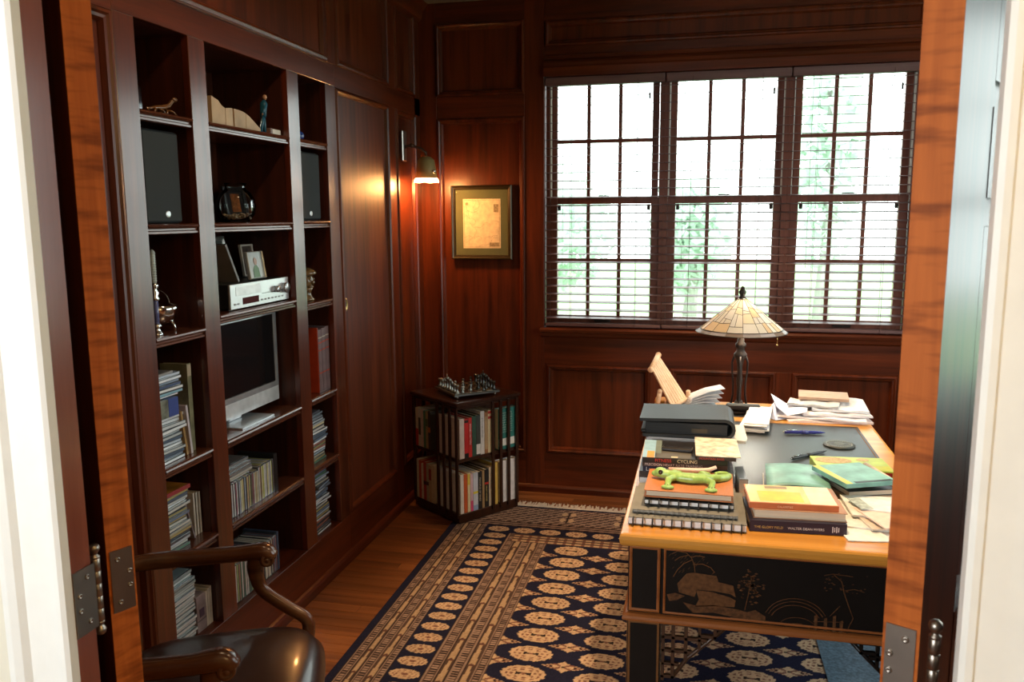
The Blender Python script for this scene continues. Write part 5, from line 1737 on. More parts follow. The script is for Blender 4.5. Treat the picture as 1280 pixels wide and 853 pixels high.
# pens, coaster
def pen(name, p, q, r0, mats, label):
    p, q = Vector(p), Vector(q)
    d = (q - p).normalized()
    L_ = (q - p).length
    t = thing(name, tuple(p), label, 'pen')
    f = lambda k: tuple(p + d * (L_ * k))
    MB().sweep([f(.0), f(.02), f(.10), f(.72), f(.90), f(1)], [r0 * .7, r0 * .95, r0, r0, r0 * .7, r0 * .2], n=12).build('barrel', mats[0], t)
    MB().sweep([f(.42), f(.58)], [r0 * 1.12, r0 * 1.12], n=12).build('grip', mats[1], t)
    up = Vector((0, 0, 1))
    MB().sweep([tuple(Vector(f(.03)) + up * r0 * 1.3), tuple(Vector(f(.30)) + up * r0 * 1.25)], [(.0022, .001)] * 2, n=8).sweep([f(.03), tuple(Vector(f(.03)) + up * r0 * 1.4)], [.0018, .0018], n=6).build('clip', mats[2], t)
    MB().sweep([f(-.03), f(.0)], [r0 * .5, r0 * .5], n=10).build('button', mats[2], t)


blue_p = pm('blue_plastic', (.03, .035, .20), .25, coat=.3)
pen('ballpoint_pen', (.325, 3.258, T + .0075), (.478, 3.286, T + .0065), .0068, (blue_p, blue_p, silver), 'fat blue ballpoint pen on the far leather panel')
pen('ballpoint_pen', (.318, 2.900, T + .0065), (.448, 3.030, T + .0055), .0058, (black_p, black_p, silver), 'black ballpoint pen pointing behind the lime green book')
co = thing('coaster', (.505, 3.128, T), 'round black coaster with an embossed pale emblem on the leather', 'coaster')
MB().lathe((.505, 3.128, T), [(.054, 0), (.056, .002), (.054, .006), (.048, .0068), (.0001, .0068)], 40).build('disc', pm('coaster_black', (.03, .035, .032), .5), co)
m = MB().lathe((.505, 3.128, T + .0066), [(.046, 0), (.046, .001), (.043, .001), (.043, 0)], 40, close=False)
m.build('rim_line', pm('coaster_grey', (.16, .18, .17), .5), co)
em = MB()
for k in range(28):
    a = 2 * PI * k / 28
    em.box((.505 + .036 * math.cos(a), 3.128 + .036 * math.sin(a), T + .0070), (.003, .007, .0008), rotz(a + PI / 2))
for k in range(3):
    em.box((.505, 3.128 + .012 * (k - 1), T + .0070), (.036 - .008 * abs(k - 1), .005, .0008))
em.build('emblem', pm('coaster_grey', (.16, .18, .17), .5), co)

# bundle of folded letters by the lamp
rr = random.Random(8)
z = T
for k in range(7):
    h = .0055
    cx_, cy_ = .222 + rr.uniform(-.006, .006) + .003 * k, 3.40 + rr.uniform(-.008, .008)
    a = R_(-6 + rr.uniform(-5, 5))
    m = MB()
    sec = [(-.150, 0), (-.150, h * .5), (-.05, h), (.155, h * 1.2), (.155, h * .9), (-.05, h * .55), (-.15, 0)]
    Rm = rotz(a)
    m.prism([(-.155, .0), (.15, .0), (.15, h * .8), (-.155, h * .75)], -.046, .046, fn=lambda u, v, w: tuple(Vector((cx_, cy_, z + v)) + Rm @ Vector((w, u, 0))))
    m.build('folded_letter', colm((.80 - .02 * (k % 3), .78 - .02 * (k % 2), .80), .7, 0), label='%s folded white letter counted up from the desk, in the bundle before the lamp' % ORD[k], cat='letter', group='folded letters before the lamp')
    z += h
# paper pile on the far panel
rr = random.Random(17)
z = T
specs = [(.51, 3.60, .33, .28, 5, .006, (.80, .66, .62), 'pinkish stack of forms at the base of the far paper pile'), (.50, 3.58, .34, .24, -7, .004, (.84, .80, .82), 'wavy white sheet second in the far paper pile'), (.545, 3.62, .27, .27, 3, .006, (.82, .74, .72), 'pale pink sheaf third in the far paper pile'),
         (.575, 3.645, .22, .25, -4, .006, (.86, .84, .84), 'white papers at the top corner of the far paper pile'), (.47, 3.59, .20, .10, -12, .006, (.60, .58, .56), 'grey printed card lying on the far paper pile')]
for cx_, cy_, w, d, a, h, c, lab in specs:
    m = MB()
    n_ = 8
    V, F = [], []
    Rm = rotz(R_(a))
    for t_ in (0, 1):
        for i in range(n_ + 1):
            for j in (0, 1):
                u, v = (i / n_ - .5) * w, (j - .5) * d
                V.append(tuple(Vector((cx_, cy_, z + (h if t_ else 0) + .003 * (1 + math.sin(i * 1.7 + j + a)) * t_)) + Rm @ Vector((u, v, 0))))
    o = 2 * (n_ + 1)
    for i in range(n_):
        F += [(2 * i, 2 * i + 2, 2 * i + 3, 2 * i + 1)[::-1], (o + 2 * i, o + 2 * i + 2, o + 2 * i + 3, o + 2 * i + 1), (2 * i, 2 * i + 2, o + 2 * i + 2, o + 2 * i), (2 * i + 1, 2 * i + 3, o + 2 * i + 3, o + 2 * i + 1)]
    F += [(0, 1, o + 1, o), (2 * n_, 2 * n_ + 1, o + 2 * n_ + 1, o + 2 * n_)]
    m.add(V, F).build('paper_pile', colm(c, .7, 0), label=lab, cat='papers', group='papers on the far desk panel')
    z += h + .0062
slab_book('notebook', .42, .62, 3.615, 3.76, z, z + .013, R_(-6), pm('tan_notebook', (.52, .33, .22), .5), 'tan notebook resting on top of the far paper pile', cat='notebook', pg=paper2, tk=.0015)
# creased white sheets standing up from the pile
m = MB()
fold = [((.315, 3.500, T + .050), (.300, 3.63, T + .078)), ((.355, 3.480, T + .020), (.365, 3.62, T + .040)), ((.43, 3.47, T + .040), (.45, 3.60, T + .045))]
V = [p for a, b in fold for p in (a, b)]
V2 = [(x, y, z_ + .0012) for x, y, z_ in V]
F = [(0, 2, 3, 1), (2, 4, 5, 3)]
m.add(V + V2, F + [tuple(k + 6 for k in t[::-1]) for t in F] + [(0, 2, 8, 6), (2, 4, 10, 8), (1, 3, 9, 7), (3, 5, 11, 9), (0, 1, 7, 6), (4, 5, 11, 10)])
m.build('creased_sheet', colm((.80, .80, .88), .7, 0), label='creased white sheet folded upright beside the far paper pile', cat='paper')
m = MB()
V = [(.265, 3.54, T + .003), (.31, 3.46, T + .003), (.375, 3.50, T + .006), (.345, 3.60, T + .012), (.318, 3.60, T + .055), (.300, 3.56, T + .045)]
V2 = [(x, y, z_ + .0012) for x, y, z_ in V]
m.add(V + V2, [(0, 1, 5), (1, 2, 3), (1, 3, 4, 5), (6, 11, 7), (7, 9, 8), (7, 11, 10, 9), (0, 1, 7, 6), (1, 2, 8, 7), (2, 3, 9, 8), (3, 4, 10, 9), (4, 5, 11, 10), (5, 0, 6, 11)])
m.build('crumpled_sheet', colm((.72, .73, .86), .7, 0), label='bluish crumpled sheet between the lamp and the far paper pile', cat='paper')

# ================================================================== STAINED GLASS LAMP
lx, ly = .168, 3.62
lp = thing('table_lamp', (lx, ly, T), 'bronze table lamp with a pale stained glass cone shade on the desk', 'lamp')
b = MB()
b.lathe((lx, ly, T), [(.075, 0), (.078, .004), (.074, .012), (.050, .020), (.022, .028), (.014, .045)], 28)
b.build('base', bronze, lp)
MB().bb(lx - .055, lx + .085, ly - .085, ly - .055, T + .022, T + .046, .006).bb(lx - .05, lx - .03, ly - .08, ly - .06, T, T + .024).bb(lx + .06, lx + .08, ly - .08, ly - .06, T, T + .024).build('switch_bar', black_p, lp)
st = MB().lathe((lx, ly, T), [(.013, .02), (.010, .05), (.010, .10), (.014, .135), (.010, .16), (.012, .20), (.017, .222), (.026, .236), (.028, .248), (.020, .258), (.016, .272), (.022, .280), (.022, .292), (.014, .300), (.012, .36), (.006, .42), (.006, .50)], 20)
st.build('stem', bronze, lp)
for k in range(3):
    a = 2 * PI * k / 3 + .5
    pts = []
    for t, r_ in ((.01, .055), (.03, .036), (.07, .029), (.12, .030), (.17, .036), (.21, .037), (.24, .026)):
        pts.append((lx + r_ * math.cos(a), ly + r_ * math.sin(a), T + t))
    MB().sweep(pts, [.0055, .005, .0042, .004, .0042, .0045, .005], n=8, up=(1, 0.2, 0)).build('scroll_leg', bronze, lp)
MB().lathe((lx, ly, T), [(.010, .485), (.016, .488), (.010, .497), (.013, .505), (.016, .515), (.010, .525), (.007, .535), (.0001, .540)], 16).build('finial', bronze, lp)
shade = thing('lamp_shade', (lx, ly, T + .30)); shade.parent = lp; shade.location = (0, 0, .30)
gl_cols = [(.97, .89, .72), (.97, .93, .84), (.98, .96, .91), (.95, .80, .58), (.98, .95, .88), (.97, .88, .72)]
glm = [translucent('shade_glass_%d' % k, c, .5, .25) for k, c in enumerate(gl_cols)]
rimm = [translucent('rim_glass_%d' % k, c, .5, .25) for k, c in enumerate([(.55, .50, .48), (.70, .66, .66), (.42, .34, .28)])]
rr = random.Random(6)
zs0, zs1, r0_, r1_ = T + .345, T + .485, .188, .018
lead = MB()
NS = 16
Pt = lambda a, t: (lx + (r0_ + (r1_ - r0_) * t) * math.cos(a), ly + (r0_ + (r1_ - r0_) * t) * math.sin(a), zs0 + (zs1 - zs0) * t)
for k in range(NS):
    a0, a1 = 2 * PI * k / NS, 2 * PI * (k + 1) / NS
    cuts = [0.10, .10 + rr.uniform(.16, .30), .10 + rr.uniform(.36, .55), rr.uniform(.70, .80), 1.0]
    skew = [0] + [rr.uniform(-.05, .05) for _ in range(3)] + [0]
    for q in range(4):
        segs = [(a0, a1)] if (q >= 2 or rr.random() < .45) else [(a0, a0 + (a1 - a0) * rr.uniform(.35, .65)), None]
        if len(segs) == 2:
            segs[1] = (segs[0][1], a1)
        for (b0, b1) in segs:
            ta, tb, tc, td = cuts[q] + skew[q] * (b0 - a0) / (a1 - a0), cuts[q] + skew[q] * (b1 - a0) / (a1 - a0), cuts[q + 1] + skew[q + 1] * (b1 - a0) / (a1 - a0), cuts[q + 1] + skew[q + 1] * (b0 - a0) / (a1 - a0)
            V = [Pt(b0, ta), Pt(b1, tb), Pt(b1, tc), Pt(b0, td)]
            n = Vector((math.cos((b0 + b1) / 2), math.sin((b0 + b1) / 2), 1.2)).normalized() * .0022
            V2 = [tuple(Vector(p) - n) for p in V]
            MB().add(V + V2, [(0, 1, 2, 3), (7, 6, 5, 4), (0, 1, 5, 4), (1, 2, 6, 5), (2, 3, 7, 6), (3, 0, 4, 7)]).build('glass_piece', glm[rr.randrange(6)], shade)
            lead.sweep([Pt(b0, ta), Pt(b1, tb)], [.0011] * 2, n=4, caps=False)
            lead.sweep([Pt(b0, ta), Pt(b0, td)], [.0011] * 2, n=4, caps=False)
    V = [Pt(a0, 0), Pt(a1, 0), Pt(a1, .098), Pt(a0, .098)]
    n = Vector((math.cos((a0 + a1) / 2), math.sin((a0 + a1) / 2), 1.2)).normalized() * .0024
    MB().add(V + [tuple(Vector(p) - n) for p in V], [(0, 1, 2, 3), (7, 6, 5, 4), (0, 1, 5, 4), (1, 2, 6, 5), (2, 3, 7, 6), (3, 0, 4, 7)]).build('rim_piece', rimm[k % 3], shade)
for t in (0, .1, 1.0):
    lead.sweep([Pt(2 * PI * k / 48, t) for k in range(49)], [.0018] * 49, n=5, caps=False)
lead.build('leading', pm('lead_came', (.05, .04, .03), .45, metal=.5), shade)
cl = MB().sweep([(lx + .14, ly - .10, T + .345), (lx + .14, ly - .10, T + .31)], [.0012, .0012], n=5).ball((lx + .14, ly - .10, T + .306), .004, 8)
cl.build('pull_chain', brass, lp)
MB().ball((lx, ly, T + .428), .022, 14, sq=(1, 1, 1.25)).build('bulb', emis('desk_bulb', (1.0, .86, .64), 12.0), lp)
light('POINT', 'desk_lamp_light', (lx + .045, ly, T + .440), 13.0, (1.0, .88, .70), shadow_soft_size=.03)

# ================================================================== WOODEN LETTER STAND and fanned papers
ws = thing('slatted_stand', (-.10, 3.62, T), 'pale wooden slatted book stand tilted at the far desk corner', 'stand')
Ab, At, Bb, Bt = Vector((-.115, 3.565, T + .012)), Vector((-.205, 3.575, .938)), Vector((-.055, 3.715, T + .022)), Vector((-.184, 3.725, .972))
nrm = ((At - Ab).cross(Bb - Ab)).normalized()
for k in range(7):
    s0, s1 = k / 7 + .012, (k + 1) / 7 - .012
    p0, p1, p2, p3 = Ab.lerp(Bb, s0), Ab.lerp(Bb, s1), At.lerp(Bt, s1), At.lerp(Bt, s0)
    V = [p0, p1, p2, p3] + [p - nrm * .006 for p in (p0, p1, p2, p3)]
    MB().add(V, [(0, 1, 2, 3), (7, 6, 5, 4), (0, 1, 5, 4), (1, 2, 6, 5), (2, 3, 7, 6), (3, 0, 4, 7)]).build('slat', pine, ws)
MB().sweep([At - (Bt - At) * .04, Bt + (Bt - At) * .04], [.011, .011], n=14).ball(At - (Bt - At) * .05, .0135, 12).ball(Bt + (Bt - At) * .05, .0135, 12).build('top_dowel', pine, ws)
MB().sweep([Ab - (Bb - Ab) * .03, Bb + (Bb - Ab) * .08], [.010, .010], n=14).build('bottom_dowel', pine, ws)
m = MB().box(Bb + Vector((.008, .006, .012)), (.020, .030, .052), None, .005).box(Ab + Vector((.006, .0, .004)), (.016, .02, .03), None, .004)
m.build('foot', pine, ws)
midA, midB = Ab.lerp(At, .45) - nrm * .012, Bb.lerp(Bt, .45) - nrm * .012
if midA.z > Ab.lerp(At, .45).z:
    midA, midB = Ab.lerp(At, .45) + nrm * .012, Bb.lerp(Bt, .45) + nrm * .012
for p in (midA, midB):
    MB().sweep([p, Vector((p.x - .012, p.y, T + .001))], [(.006, .010)] * 2, n=8, square=1.5).ball(p, .011, 10).build('prop_leg', pine, ws)
for k in range(5):
    a = R_(4 + 4 * k)
    p0 = Vector((-.045 + .003 * k, 3.62 + .006 * k, T + .003 + .008 * k))
    d = Vector((math.cos(a), .10, math.sin(a)))
    w = Vector((-.02, .09, 0))
    L_ = .13 + .006 * k
    bend = Vector((0, 0, -.010))
    V = [p0, p0 + w, p0 + d * L_ * .5 + Vector((0, 0, .006)), p0 + w + d * L_ * .5 + Vector((0, 0, .006)), p0 + d * L_ + bend * .3, p0 + w + d * L_ + bend * .3]
    V2 = [p + Vector((0, 0, .0015)) for p in V]
    F = [(0, 2, 3, 1), (2, 4, 5, 3)]
    MB().add(V + V2, F + [tuple(q + 6 for q in t[::-1]) for t in F] + [(0, 2, 8, 6), (2, 4, 10, 8), (1, 3, 9, 7), (3, 5, 11, 9), (0, 1, 7, 6), (4, 5, 11, 10)]).build('letter', colm((.84, .83, .84), .7, 0),
        label='%s white letter from below, fanned out behind the slatted stand' % ORD[k], cat='letter', group='letters fanned behind the slatted stand')
wbx = thing('wooden_box', (-.168, 3.74, T), 'small honey wood box at the far desk corner behind the binder', 'box')
MB().bb(-.194, -.148, 3.70, 3.78, T, T + .012, .004).build('body', desk_wood, wbx)

# ================================================================== ON THE SHELVES
XF = -1.606
Zs = {k: v for k, v in SH.items()}


def cd_colors(rng, pal):
    return pal[rng.randrange(len(pal))]


PALE = [(.60, .68, .78), (.80, .86, .92), (.30, .38, .48), (.80, .82, .82), (.12, .18, .28), (.85, .88, .90), (.10, .14, .20), (.55, .58, .58)]
MIXD = [(.40, .50, .62), (.06, .08, .11), (.80, .84, .88), (.55, .58, .62), (.40, .34, .14), (.42, .40, .30), (.08, .20, .12), (.35, .12, .08), (.62, .62, .58), (.16, .22, .34), (.05, .05, .06)]
case_clear = pm('case_plastic', (.10, .115, .13), .10, coat=.8)


def cd_flat(y, z, rz, spine, label, group, x=XF, size=(.124, .141, .0103)):
    """jewel case lying flat, its spine towards the room"""
    m = MB()
    R3 = rotz(rz)
    c = Vector((x - size[0] / 2, y, z + size[2] / 2))
    m.box(c, size, R3, .0008, 0)
    m.box(c + R3 @ Vector((size[0] / 2, 0, 0)), (.0008, size[1] - .006, size[2] * .66), R3, 0, 1)
    m.box(c + Vector((0, 0, size[2] / 2)), (size[0] - .014, size[1] - .008, .0004), R3, 0, 1)
    return m.build('cd_case', [case_clear, colm(spine, .18, .5)], label=label, cat='CD case', group=group)


ORDS = ('first second third fourth fifth sixth seventh eighth ninth tenth eleventh twelfth thirteenth fourteenth fifteenth sixteenth seventeenth '
        'eighteenth nineteenth twentieth twenty-first twenty-second twenty-third').split()


def cd_stack(n, y, z0, seed, pal, where, jit=.010, width=.141, x=XF, hs=None, rzj=.06):
    rng = random.Random(seed)
    z = z0 + .0003
    for k in range(n):
        h = (hs[k % len(hs)] if hs else .0103)
        cd_flat(y + rng.uniform(-jit, jit), z, rng.uniform(-rzj, rzj), cd_colors(rng, pal), '%s CD case from the bottom of %s' % (ORDS[k], where) if n > 1 else 'plastic CD case lying as %s' % where,
                'CD cases of ' + where, x - rng.uniform(0.003, .020), (.124, width, h))
        z += h + .0003
    return z


def cd_row(y0, n, z, seed, pal, where, h=.124, dp=.141, w=.0103, x=XF):
    rng = random.Random(seed)
    y = y0
    for k in range(n):
        c = cd_colors(rng, pal)
        m = MB()
        xx = x - rng.uniform(0, .006)
        m.bb(xx - dp, xx, y, y + w, z + .0003, z + h, .0008, 0)
        m.bb(xx, xx + .0007, y + .0015, y + w - .0015, z + .004, z + h - .004, 0, 1)
        m.bb(xx - dp + .01, xx - .004, y + .002, y + w - .002, z + h, z + h + .0005, 0, 1)
        lab = '%s upright CD case along %s' % (ORDS[k], where)
        m.build('cd_case', [case_clear, colm(c, .18, .5)], label=lab, cat='CD case', group='CD cases of ' + where)
        y += w + .0004
    return y


def stand_box(name, y0, y1, z, h, dp, mats, label, cat, group=None, x=XF, tilt=0.0, extra=None):
    """upright thin thing (book, record sleeve, box set), spine towards the room, optionally leaning along y"""
    R3 = Matrix.Rotation(tilt, 3, 'X')
    lift = abs(math.sin(tilt)) * (y1 - y0) / 2 + math.cos(tilt) * h / 2
    c = Vector((x - dp / 2, (y0 + y1) / 2 - (math.sin(tilt) * h / 2), z + .0003 + lift))
    r = thing(name, (c.x, c.y, z), label, cat, group)
    w = y1 - y0
    m = MB()
    tk = .0018
    for s in (-1, 1):
        m.box(c + R3 @ Vector((0, s * (w / 2 - tk / 2), 0)), (dp, tk, h), R3, .0004)
    m.box(c + R3 @ Vector((dp / 2 - tk / 2, 0, 0)), (tk, w, h), R3, .0004)
    m.build('cover', mats[0], r)
    MB().box(c + R3 @ Vector((-.002, 0, 0)), (dp - .006, w - 2 * tk, h - .005), R3).build('pages', mats[1], r)
    if extra:
        for (f0, f1, mt) in extra:
            MB().box(c + R3 @ Vector((dp / 2 + .0003, 0, (f0 + f1 - 1) * h / 2)), (.0006, w * .9, (f1 - f0) * h), R3).build('spine_band', mt, r)
    return r


# ---- upper shelf: figurines
liz = MB()
zz = SH[0][0] + .0016
liz.sweep([(XF - .01, 2.220, zz + .010), (XF - .015, 2.245, zz + .013), (XF - .02, 2.275, zz + .018), (XF - .02, 2.31, zz + .022), (XF - .015, 2.335, zz + .030), (XF - .01, 2.345, zz + .044), (XF - .005, 2.357, zz + .050)], [.002, .0035, .006, .008, .007, .006, .003], n=10)
liz.ball((XF - .006, 2.353, zz + .050), .009, 10, sq=(.8, 1.4, .8))
for y, d in ((2.27, -.02), (2.285, .02), (2.325, -.015), (2.335, .025)):
    for s in (-1, 1):
        liz.sweep([(XF - .02, y, zz + .017), (XF - .02 + s * .012, y + d * .5, zz + .012), (XF - .02 + s * .014, y + d, zz + .001)], [.004, .003, .003], n=7)
lz = liz.build('lizard_figurine', pm('lizard_brown', (.14, .055, .014), .3, var=.4, scale=80, coat=.4), label='small brown lizard figurine on the top shelf beside the glass column', cat='figurine')
gc = thing('glass_column', (XF - .022, 2.181, zz), 'tall clear glass ornament at the stile on the top shelf', 'ornament')
MB().bb(XF - .040, XF - .005, 2.165, 2.198, zz, zz + .070, .004).build('base', glass('ornament_glass', (.72, .80, .82), .05, .4), gc)
MB().bb(XF - .038, XF - .008, 2.167, 2.196, zz + .0705, zz + .150, .006).build('body', glass('ornament_glass2', (.50, .58, .58), .05, .4), gc)

zz = SH[1][0] + .0003
pr = [(2.545, 0), (2.545, .090), (2.585, .080), (2.615, .058), (2.665, .064), (2.730, .062), (2.77, .054), (2.82, .030), (2.856, .010), (2.856, 0)]
hm = pm('pale_block_wood', (.42, .29, .17), .55, var=.25, scale=10)
hb = thing('carved_block', (XF - .02, 2.70, zz), 'pale carved wooden block shaped like a ridge in four segments', 'ornament')
cuts = [(2.545, 2.625), (2.628, 2.672), (2.682, 2.756), (2.759, 2.856)]
zh = lambda y: float(np.interp(y, [p[0] for p in pr[1:-1]], [p[1] for p in pr[1:-1]]))
for a, b in cuts:
    ys = np.linspace(a, b, 5)
    poly = [(a, 0)] + [(float(y), max(.012, zh(y))) for y in ys] + [(b, 0)]
    MB().prism(poly, XF - .045, XF, fn=lambda u, v, w: (w, u, zz + v)).build('segment', hm, hb)
# small standing golfer-like figurine in a blue suit, with a cane
fg = thing('figurine', (XF - .02, 2.912, zz), 'slim blue standing figurine leaning on a cane beside the carved block', 'figurine')
fx_, fy_ = XF - .02, 2.912
b = MB()
b.sweep([(fx_, fy_ - .018, zz + .002), (fx_, fy_ - .008, zz + .035), (fx_, fy_ + .002, zz + .068)], [.0055, .006, .008], n=10)
b.sweep([(fx_, fy_ + .012, zz + .002), (fx_, fy_ + .010, zz + .035), (fx_, fy_ + .004, zz + .068)], [.0055, .006, .008], n=10)
b.sweep([(fx_, fy_ + .003, zz + .060), (fx_, fy_ + .006, zz + .085), (fx_, fy_ + .012, zz + .112), (fx_, fy_ + .016, zz + .124)], [(.012, .009), (.013, .010), (.015, .011), (.006, .006)], n=12)
b.sweep([(fx_, fy_ + .014, zz + .115), (fx_ + .012, fy_ - .004, zz + .092), (fx_ + .010, fy_ - .018, zz + .072)], [.005, .0042, .0036], n=8)
b.sweep([(fx_, fy_ + .014, zz + .115), (fx_ - .010, fy_ + .020, zz + .088), (fx_ - .004, fy_ + .022, zz + .066)], [.005, .0042, .0036], n=8)
b.build('suit', pm('figurine_blue', (.012, .09, .15), .4), fg)
h = MB().ball((fx_ + .001, fy_ + .020, zz + .136), .0085, 12, sq=(1, .95, 1.2)).ball((fx_ + .010, fy_ - .018, zz + .070), .0036, 8)
h.build('head', pm('figurine_skin', (.42, .22, .12), .5), fg)
MB().sweep([(fx_ + .010, fy_ - .018, zz + .072), (fx_ + .006, fy_ - .042, zz + .001)], [.0015, .0015], n=6).build('cane', silver, fg)
wbx2 = thing('pale_box', (XF - .03, 2.97, zz), 'small white and brown box on the top shelf beside the blue figurine', 'box')
MB().bb(XF - .05, XF - .004, 2.955, 3.016, zz, zz + .022, .002).build('white_end', colm((.70, .66, .58)), wbx2)
MB().bb(XF - .05, XF - .004, 2.938, 2.9545, zz, zz + .024, .002).build('brown_end', colm((.16, .09, .07)), wbx2)
zz = SH[2][0] + .0003
bf = thing('small_figurine', (XF - .02, 3.20, zz), 'tiny glossy blue rounded figurine alone on the top shelf', 'figurine')
MB().ball((XF - .02, 3.205, zz + .018), .020, 14, sq=(.8, 1.3, .95)).build('body', pm('cobalt_glaze', (.02, .05, .22), .2, coat=.5), bf)
MB().ball((XF - .014, 3.172, zz + .018), .010, 10).build('head', pm('figurine_tan', (.20, .12, .08), .4), bf)

# ---- loudspeakers
for y0, y1, z, lab in ((2.170, 2.352, SH[0][1], 'black loudspeaker on the shelf above the silver bowl'), (3.145, 3.335, SH[2][1], 'black loudspeaker on the shelf above the carved head figurine')):
    z += .0003
    s = thing('loudspeaker', (XF - .1, (y0 + y1) / 2, z), lab, 'loudspeaker', 'pair of black loudspeakers')
    MB().bb(XF - .20, XF - .012, y0, y1, z, z + .282, .004).build('cabinet', black_p, s)
    MB().bb(XF - .0118, XF, y0 + .004, y1 - .004, z + .004, z + .278, .005).build('grille', pm('speaker_cloth', (.016, .020, .022), .8, bump=.2, scale=400), s)
    yc = y0 + (y1 - y0) * (.58 if y0 < 2.5 else .48)
    m = MB().ball((XF + .0006, yc, z + .029), .0105, 14, sq=(.12, 1.25, 1))
    m.build('badge', pm('badge_silver', (.60, .62, .64), .3, metal=.6), s)

# ---- round glass vase, leaning frame, dark frame
zz = SH[1][1] + .0003
vz = thing('round_vase', (XF - .075, 2.79, zz), 'round clear glass fishbowl vase holding dark pebbles', 'vase')
vc = (XF - .075, 2.785, zz)
out_ = [(.034, .0), (.046, .003), (.066, .028), (.072, .058), (.068, .084), (.054, .108), (.040, .119), (.036, .128), (.041, .142)]
inn_ = [(r - .0025, z if z > .005 else .006) for r, z in out_[::-1]]
MB().lathe(vc, out_ + inn_ + [(.0001, .006)], 32).build('bowl', glass('vase_glass', (.95, .96, .96), .02, .18), vz)
rng = random.Random(5)
pb = MB()
for k in range(60):
    a, r = rng.uniform(0, 6.28), .050 * rng.random() ** .5
    pb.ball((vc[0] + r * math.cos(a), vc[1] + r * math.sin(a), zz + .014 + rng.uniform(0, .016) + .1 * r * r), rng.uniform(.005, .008), 7, sq=(1, 1, .7))
pb.build('pebbles', pm('vase_pebbles', (.30, .22, .14), .35, var=.7, scale=50), vz, kind='stuff')


def photo_frame(y0, y1, z, h, xb, lean, fm, pic, label, fw=.012, rz=0.0, strut=True):
    """picture frame leaning back, built in a local frame: u across, v up"""
    r = thing('photo_frame', (xb, (y0 + y1) / 2, z + .0003), label, 'picture frame', rz=rz)
    M = wm(r)
    ca_, sa_ = math.cos(lean), math.sin(lean)
    hw = (y1 - y0) / 2
    fn = lambda u, v, w: tuple(M @ Vector((w * ca_ - v * sa_, u, v * ca_ + w * sa_ + .004)))
    MB().ring(fn, -hw, hw, 0, h, [(0, -.006), (0, .004), (fw * .4, .007), (fw, .003), (fw, -.006)]).build('frame', fm, r)
    MB().prism([(-hw + fw * .8, fw * .8), (hw - fw * .8, fw * .8), (hw - fw * .8, h - fw * .8), (-hw + fw * .8, h - fw * .8)], -.004, -.001, fn=fn).build('picture', pic, r)
    if strut:
        MB().prism([(-.012, 0), (.012, 0), (.012, h * .6), (-.012, h * .6)], -.004, -.002, fn=lambda u, v, w: tuple(M @ Vector((-.004 - h * .36 * (1 - v / (h * .6)) * .55 - v * sa_ + w, u, v * ca_ + .001)))).build('strut', black_p, r)
    return r, fn


photo_frame(2.505, 2.565, zz, .165, XF - .05, R_(14), pm('frame_white', (.66, .66, .66), .4), pm('photo_dim', (.05, .04, .04), .3, var=.6), 'narrow white edged frame leaning beside the round vase', rz=R_(78))
r, fn = photo_frame(2.865, 3.020, zz, .132, XF - .16, R_(9), pm('frame_black', (.012, .011, .011), .4), pm('mat_black', (.012, .011, .012), .5), 'black matted frame with a small orange portrait behind the vase', fw=.02)
MB().prism([(-.030, .035), (.030, .035), (.030, .105), (-.030, .105)], -.001, .0004, fn=fn).build('portrait', pm('orange_portrait', (.26, .075, .018), .4, var=.7, scale=60), r)

# ---- candlestick and silver bowl
zz = SH[0][2] + .0003
cs = thing('candlestick', (XF - .018, 2.208, zz), 'tall silver and blue candlestick at the stile beside the bowl', 'candlestick')
MB().lathe((XF - .018, 2.208, zz), [(.017, 0), (.017, .004), (.011, .012), (.008, .022), (.014, .030), (.008, .036)], 18).build('base', silver, cs)
MB().lathe((XF - .018, 2.208, zz), [(.0085, .036), (.0085, .105)], 16).build('shaft', pm('enamel_blue', (.10, .11, .24), .25, coat=.4), cs)
MB().lathe((XF - .018, 2.208, zz), [(.008, .105), (.015, .112), (.008, .120), (.013, .130), (.007, .140), (.013, .150), (.011, .16)], 16).build('cup', silver, cs)
m = MB().lathe((XF - .018, 2.208, zz), [(.008, .16), (.008, .255), (.002, .262)], 14)
for k in range(12):
    m.lathe((XF - .018, 2.208, zz + .165 + .0075 * k), [(.0075, 0), (.0105, .002), (.0075, .004)], 14, close=False)
m.build('twisted_candle', pm('candle_wax', (.45, .50, .46), .4), cs)
bw = thing('silver_bowl', (XF - .075, 2.295, zz), 'polished silver footed bowl with an arched handle on the shelf', 'bowl')
bcn = (XF - .075, 2.295, zz)
MB().lathe(bcn, [(.0001, .020), (.030, .022), (.052, .040), (.061, .068), (.063, .082), (.060, .082), (.058, .068), (.049, .042), (.028, .026), (.0001, .024)], 30).build('body', silver, bw)
for k in range(3):
    a = 2 * PI * k / 3 + .3
    MB().sweep([(bcn[0] + .040 * math.cos(a), bcn[1] + .040 * math.sin(a), zz + .034), (bcn[0] + .048 * math.cos(a), bcn[1] + .048 * math.sin(a), zz + .016), (bcn[0] + .050 * math.cos(a), bcn[1] + .050 * math.sin(a), zz + .001)], [.006, .004, .005], n=8).build('foot', silver, bw)
MB().sweep([(bcn[0], bcn[1] + .062 * math.cos(PI * k / 12), zz + .078 + .052 * math.sin(PI * k / 12)) for k in range(13)], [.002] * 13, n=7, up=(1, 0, 0)).build('handle', silver, bw)

